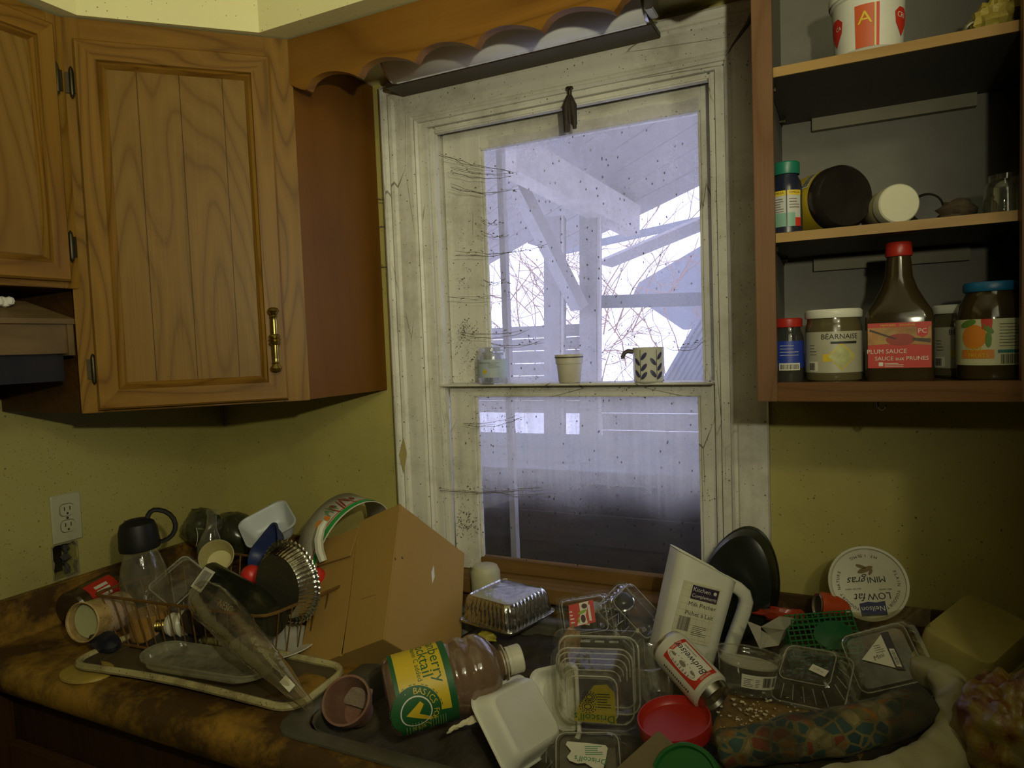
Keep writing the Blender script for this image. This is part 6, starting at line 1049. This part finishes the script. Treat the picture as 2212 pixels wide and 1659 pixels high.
# middle shelf
S1 = SHZ[0] + .0006; S2 = SHZ[1] + .0006
t = jar('pill_bottle', 'dark blue vitamin bottle with a green cap at the left of the middle shelf', 1703, -.25, S1, [(.001, 0), (.022, 0), (.0245, .003), (.0245, .075), (.0225, .086), (.0185, .094), (.018, .10)], pbr('navy_bottle', (.012, .016, .035), .25), n=30)
MB().lathe([(.0205, .098), (.021, .099), (.021, .116), (.0195, .118), (.001, .118)], 40, wob=lambda t_, z: 1 + .006 * math.sin(40 * t_)).build('cap', pbr('teal_green_cap', (.008, .16, .10), .4), t)
b = MB(); f = cylmap(.0245); rect(b, -.024, -.001, .012, .070, f, 8); rect(b, .001, .024, .012, .070, f, 8); l = b.build('label', pbr('pale_label', (.45, .46, .42), .55, dirt=.1), t); f2 = cylmap(.0245, lift=.0009); b = MB(); rect(b, -.024, -.001, .062, .070, f2, 6); rect(b, .001, .024, .062, .070, f2, 6); b.build('yellow_band', YEL_INK, l); b = MB(); rect(b, .013, .024, .012, .026, f2, 4); rect(b, -.024, -.019, .012, .022, f2, 3); b.build('red_corner', RED_INK, l); b = MB(); rect(b, -.019, -.001, .012, .034, f2, 5); rect(b, .001, .013, .012, .034, f2, 4); b.build('mint_field', pbr('mint_ink', (.18, .36, .26), .5), l); f3 = cylmap(.0245, lift=.0013); b = MB(); text(b, 'OMEGA', .005, f3, -.0125, .066); text(b, 'OMEGA', .005, f3, .0125, .066); lines(b, -.021, -.004, .036, .060, 6, f3, .2); lines(b, .004, .021, .042, .060, 4, f3, .2); b.build('print', pbr('dark_print', (.10, .04, .02), .6), l)
a = at(1828, 430, Y=-.255); a.z = S1 + .0525; c = V((1.646, a.y + .080, a.z)); M, ln = axial(a, c); bj = thing('big_brown_jar', 'big dark jar with a yellow label lying on the middle shelf, base outward', 'jar', M); MB().lathe([(.001, .004), (.030, .003), (.046, 0), (.0515, .008), (.052, .02), (.052, ln), (.046, ln + .012), (.001, ln + .014)], 44).build('body', pbr('black_brown_glass', (.012, .010, .009), .25, dirt=.1, spec=.35), bj)
b = MB(); b.lathe([(.0524, .024), (.0524, ln - .006)], 44); l = b.build('label', pbr('bright_yellow_label', (.52, .38, .02), .5, dirt=.15), bj); b = MB()
for k in range(4): b.grid(lambda u, v: tuple(V((.0530 * math.cos(1.75 + .25 * k + .2 * u), .0530 * math.sin(1.75 + .25 * k + .2 * u), .05 + .05 * v))), 4, 1)
b.build('brown_picture', pbr('dark_brown_picture', (.10, .035, .02), .5), l)
up_ang = lambda Mx: math.atan2(V((0, 0, 1)).dot(Mx.to_3x3() @ V((0, 1, 0))), V((0, 0, 1)).dot(Mx.to_3x3() @ V((1, 0, 0))))
ua = up_ang(M); b = MB(); fnL = lambda u, v: (.0532 * math.cos(ua + u / .053), .0532 * math.sin(ua + u / .053), v); sgn = 1 if (M.to_3x3() @ V((math.cos(ua + .5), math.sin(ua + .5), 0))).dot(RT) < 0 else -1
rect(b, sgn * .030, sgn * .062, .028, .048, fnL, 8); b.build('barcode_patch', PAPER, l); b = MB(); barcode(b, sgn * .033, sgn * .060, .030, .046, lambda u, v: (.0536 * math.cos(ua + u / .053), .0536 * math.sin(ua + u / .053), v), 12); b.build('barcode', INK, l)
a, c = at(1943, 432, Y=-.262), at(1905, 420, Y=-.20); a.z = c.z = S1 + .0315; M, ln = axial(a, c); wb = thing('white_capped_bottle', 'bottle lying on the middle shelf with its wide white cap towards the viewer', 'bottle', M); MB().lathe([(.001, .0), (.028, .0), (.030, .002), (.031, .008), (.031, .022), (.029, .024)], 40, wob=lambda t_, z: 1 + (.006 * math.sin(60 * t_) if z > .003 else 0)).build('cap', pbr('off_white_cap', (.60, .58, .42), .45, dirt=.2), wb); MB().lathe([(.028, .022), (.0295, .03), (.0295, .085), (.026, .09), (.001, .091)], 32).build('body', pbr('cream_bottle', (.42, .38, .20), .5, dirt=.3), wb)
a, c = at(2003, 433, Y=-.22), at(1975, 420, Y=-.12); a.z = c.z = S1 + .026; M, ln = axial(a, c); tag(MB().lathe([(.001, .002), (.020, .001), (.0245, .006), (.025, ln * .7), (.016, ln * .85), (.012, ln), (.001, ln)], 30).build('black_bottle', pbr('black_bottle_plastic', (.012, .012, .010), .45, spec=.25), M=M), 'black bottle lying behind the white cap on the middle shelf', 'bottle')
b = MB(); crumple(b, (0, 0, 0), .030, .028, .020, 23, 22, 14, .3); p = at(2062, 445, Y=-.20); p.z = S1 + .016; tag(b.build('brown_lump', pbr('brown_root', (.045, .030, .016), .8, bump=.6), M=Matrix.Translation(p)), 'small dark brown lump on the middle shelf', 'lump')
t = jar('clear_jar', 'empty clear glass jar at the right end of the middle shelf', 2172, -.225, S1, [(.001, .001), (.026, 0), (.0285, .003), (.0285, .040), (.026, .050), (.022, .054), (.022, .062)], GLS, n=32)
# top shelf
p = at(1880, 700, Y=-.245); p.z = S2; bu = thing('white_bucket', 'white plastic bucket with red and orange print on the top shelf', 'bucket', stand(p)); MB().lathe([(.001, .001), (.044, 0), (.048, .004), (.0515, .080), (.0540, .082), (.0540, .088), (.052, .09)], 44).build('body', pbr('bucket_plastic', (.58, .58, .50), .35, dirt=.2, dcol=(.35, .25, .1)), bu); MB().lathe([(.0555, .086), (.056, .088), (.056, .096), (.050, .098), (.001, .096)], 44).build('lid', WPLAS, bu)
rB = lambda z: .0478 + .0038 * z / .08; f = cylmap(rB, lift=.0006); f2 = cylmap(rB, lift=.001); b = MB(); rect(b, -.017, .008, .004, .066, f, 6, 2); b.build('orange_panel', pbr('orange_red_ink', (.50, .08, .015), .5), bu); b = MB(); rect(b, .0085, .010, .004, .066, f2, 1, 2); text(b, 'A', .026, f2, -.004, .046, sx=1.1); b.build('yellow_print', YEL_INK, bu); b = MB(); rect(b, .011, .015, .004, .066, f, 1, 2); b.build('red_stripe', RED_INK, bu)
for u0 in (.052, -.050): b = MB(); fill(b, [(u0 - .014, .052), (u0 - .006, .060), (u0 + .006, .060), (u0 + .014, .052), (u0 + .012, .036), (u0, .018), (u0 - .012, .036)], f2); b.build('red_heart', RED_INK, bu)
b = MB(); text(b, 'CRI', .011, cylmap(rB, lift=.0014), .050, .048); text(b, 'CA', .008, cylmap(rB, lift=.0014), -.044, .044); b.build('white_lettering', WHT_INK, bu)
b = MB(); crumple(b, (0, 0, 0), .030, .03, .028, 41, 24, 16, .45); p = at(2150, 20, Y=-.235); p.z = S2 + .024; tag(b.build('yellow_bag', pbr('yellow_crumpled_film', (.42, .33, .06), .35, dirt=.5, bump=.6), M=Matrix.Translation(p)), 'crumpled yellow snack bag at the right end of the top shelf', 'bag')
p = at(2112, 30, Y=-.245); p.z = S2 + .014; b = MB(); b.tube([(.016 * math.cos(t_), .004 * math.sin(2 * t_), .012 * math.sin(t_)) for t_ in [2 * math.pi * k / 20 for k in range(20)]], .0035, 8, closed=True); tag(b.build('napkin_ring', pbr('pewter', (.20, .19, .13), .35, .8), M=frame(p, V((0, 0, 1)), y=-tocam(p))), 'small tarnished ring standing on the top shelf beside the yellow bag', 'ring')
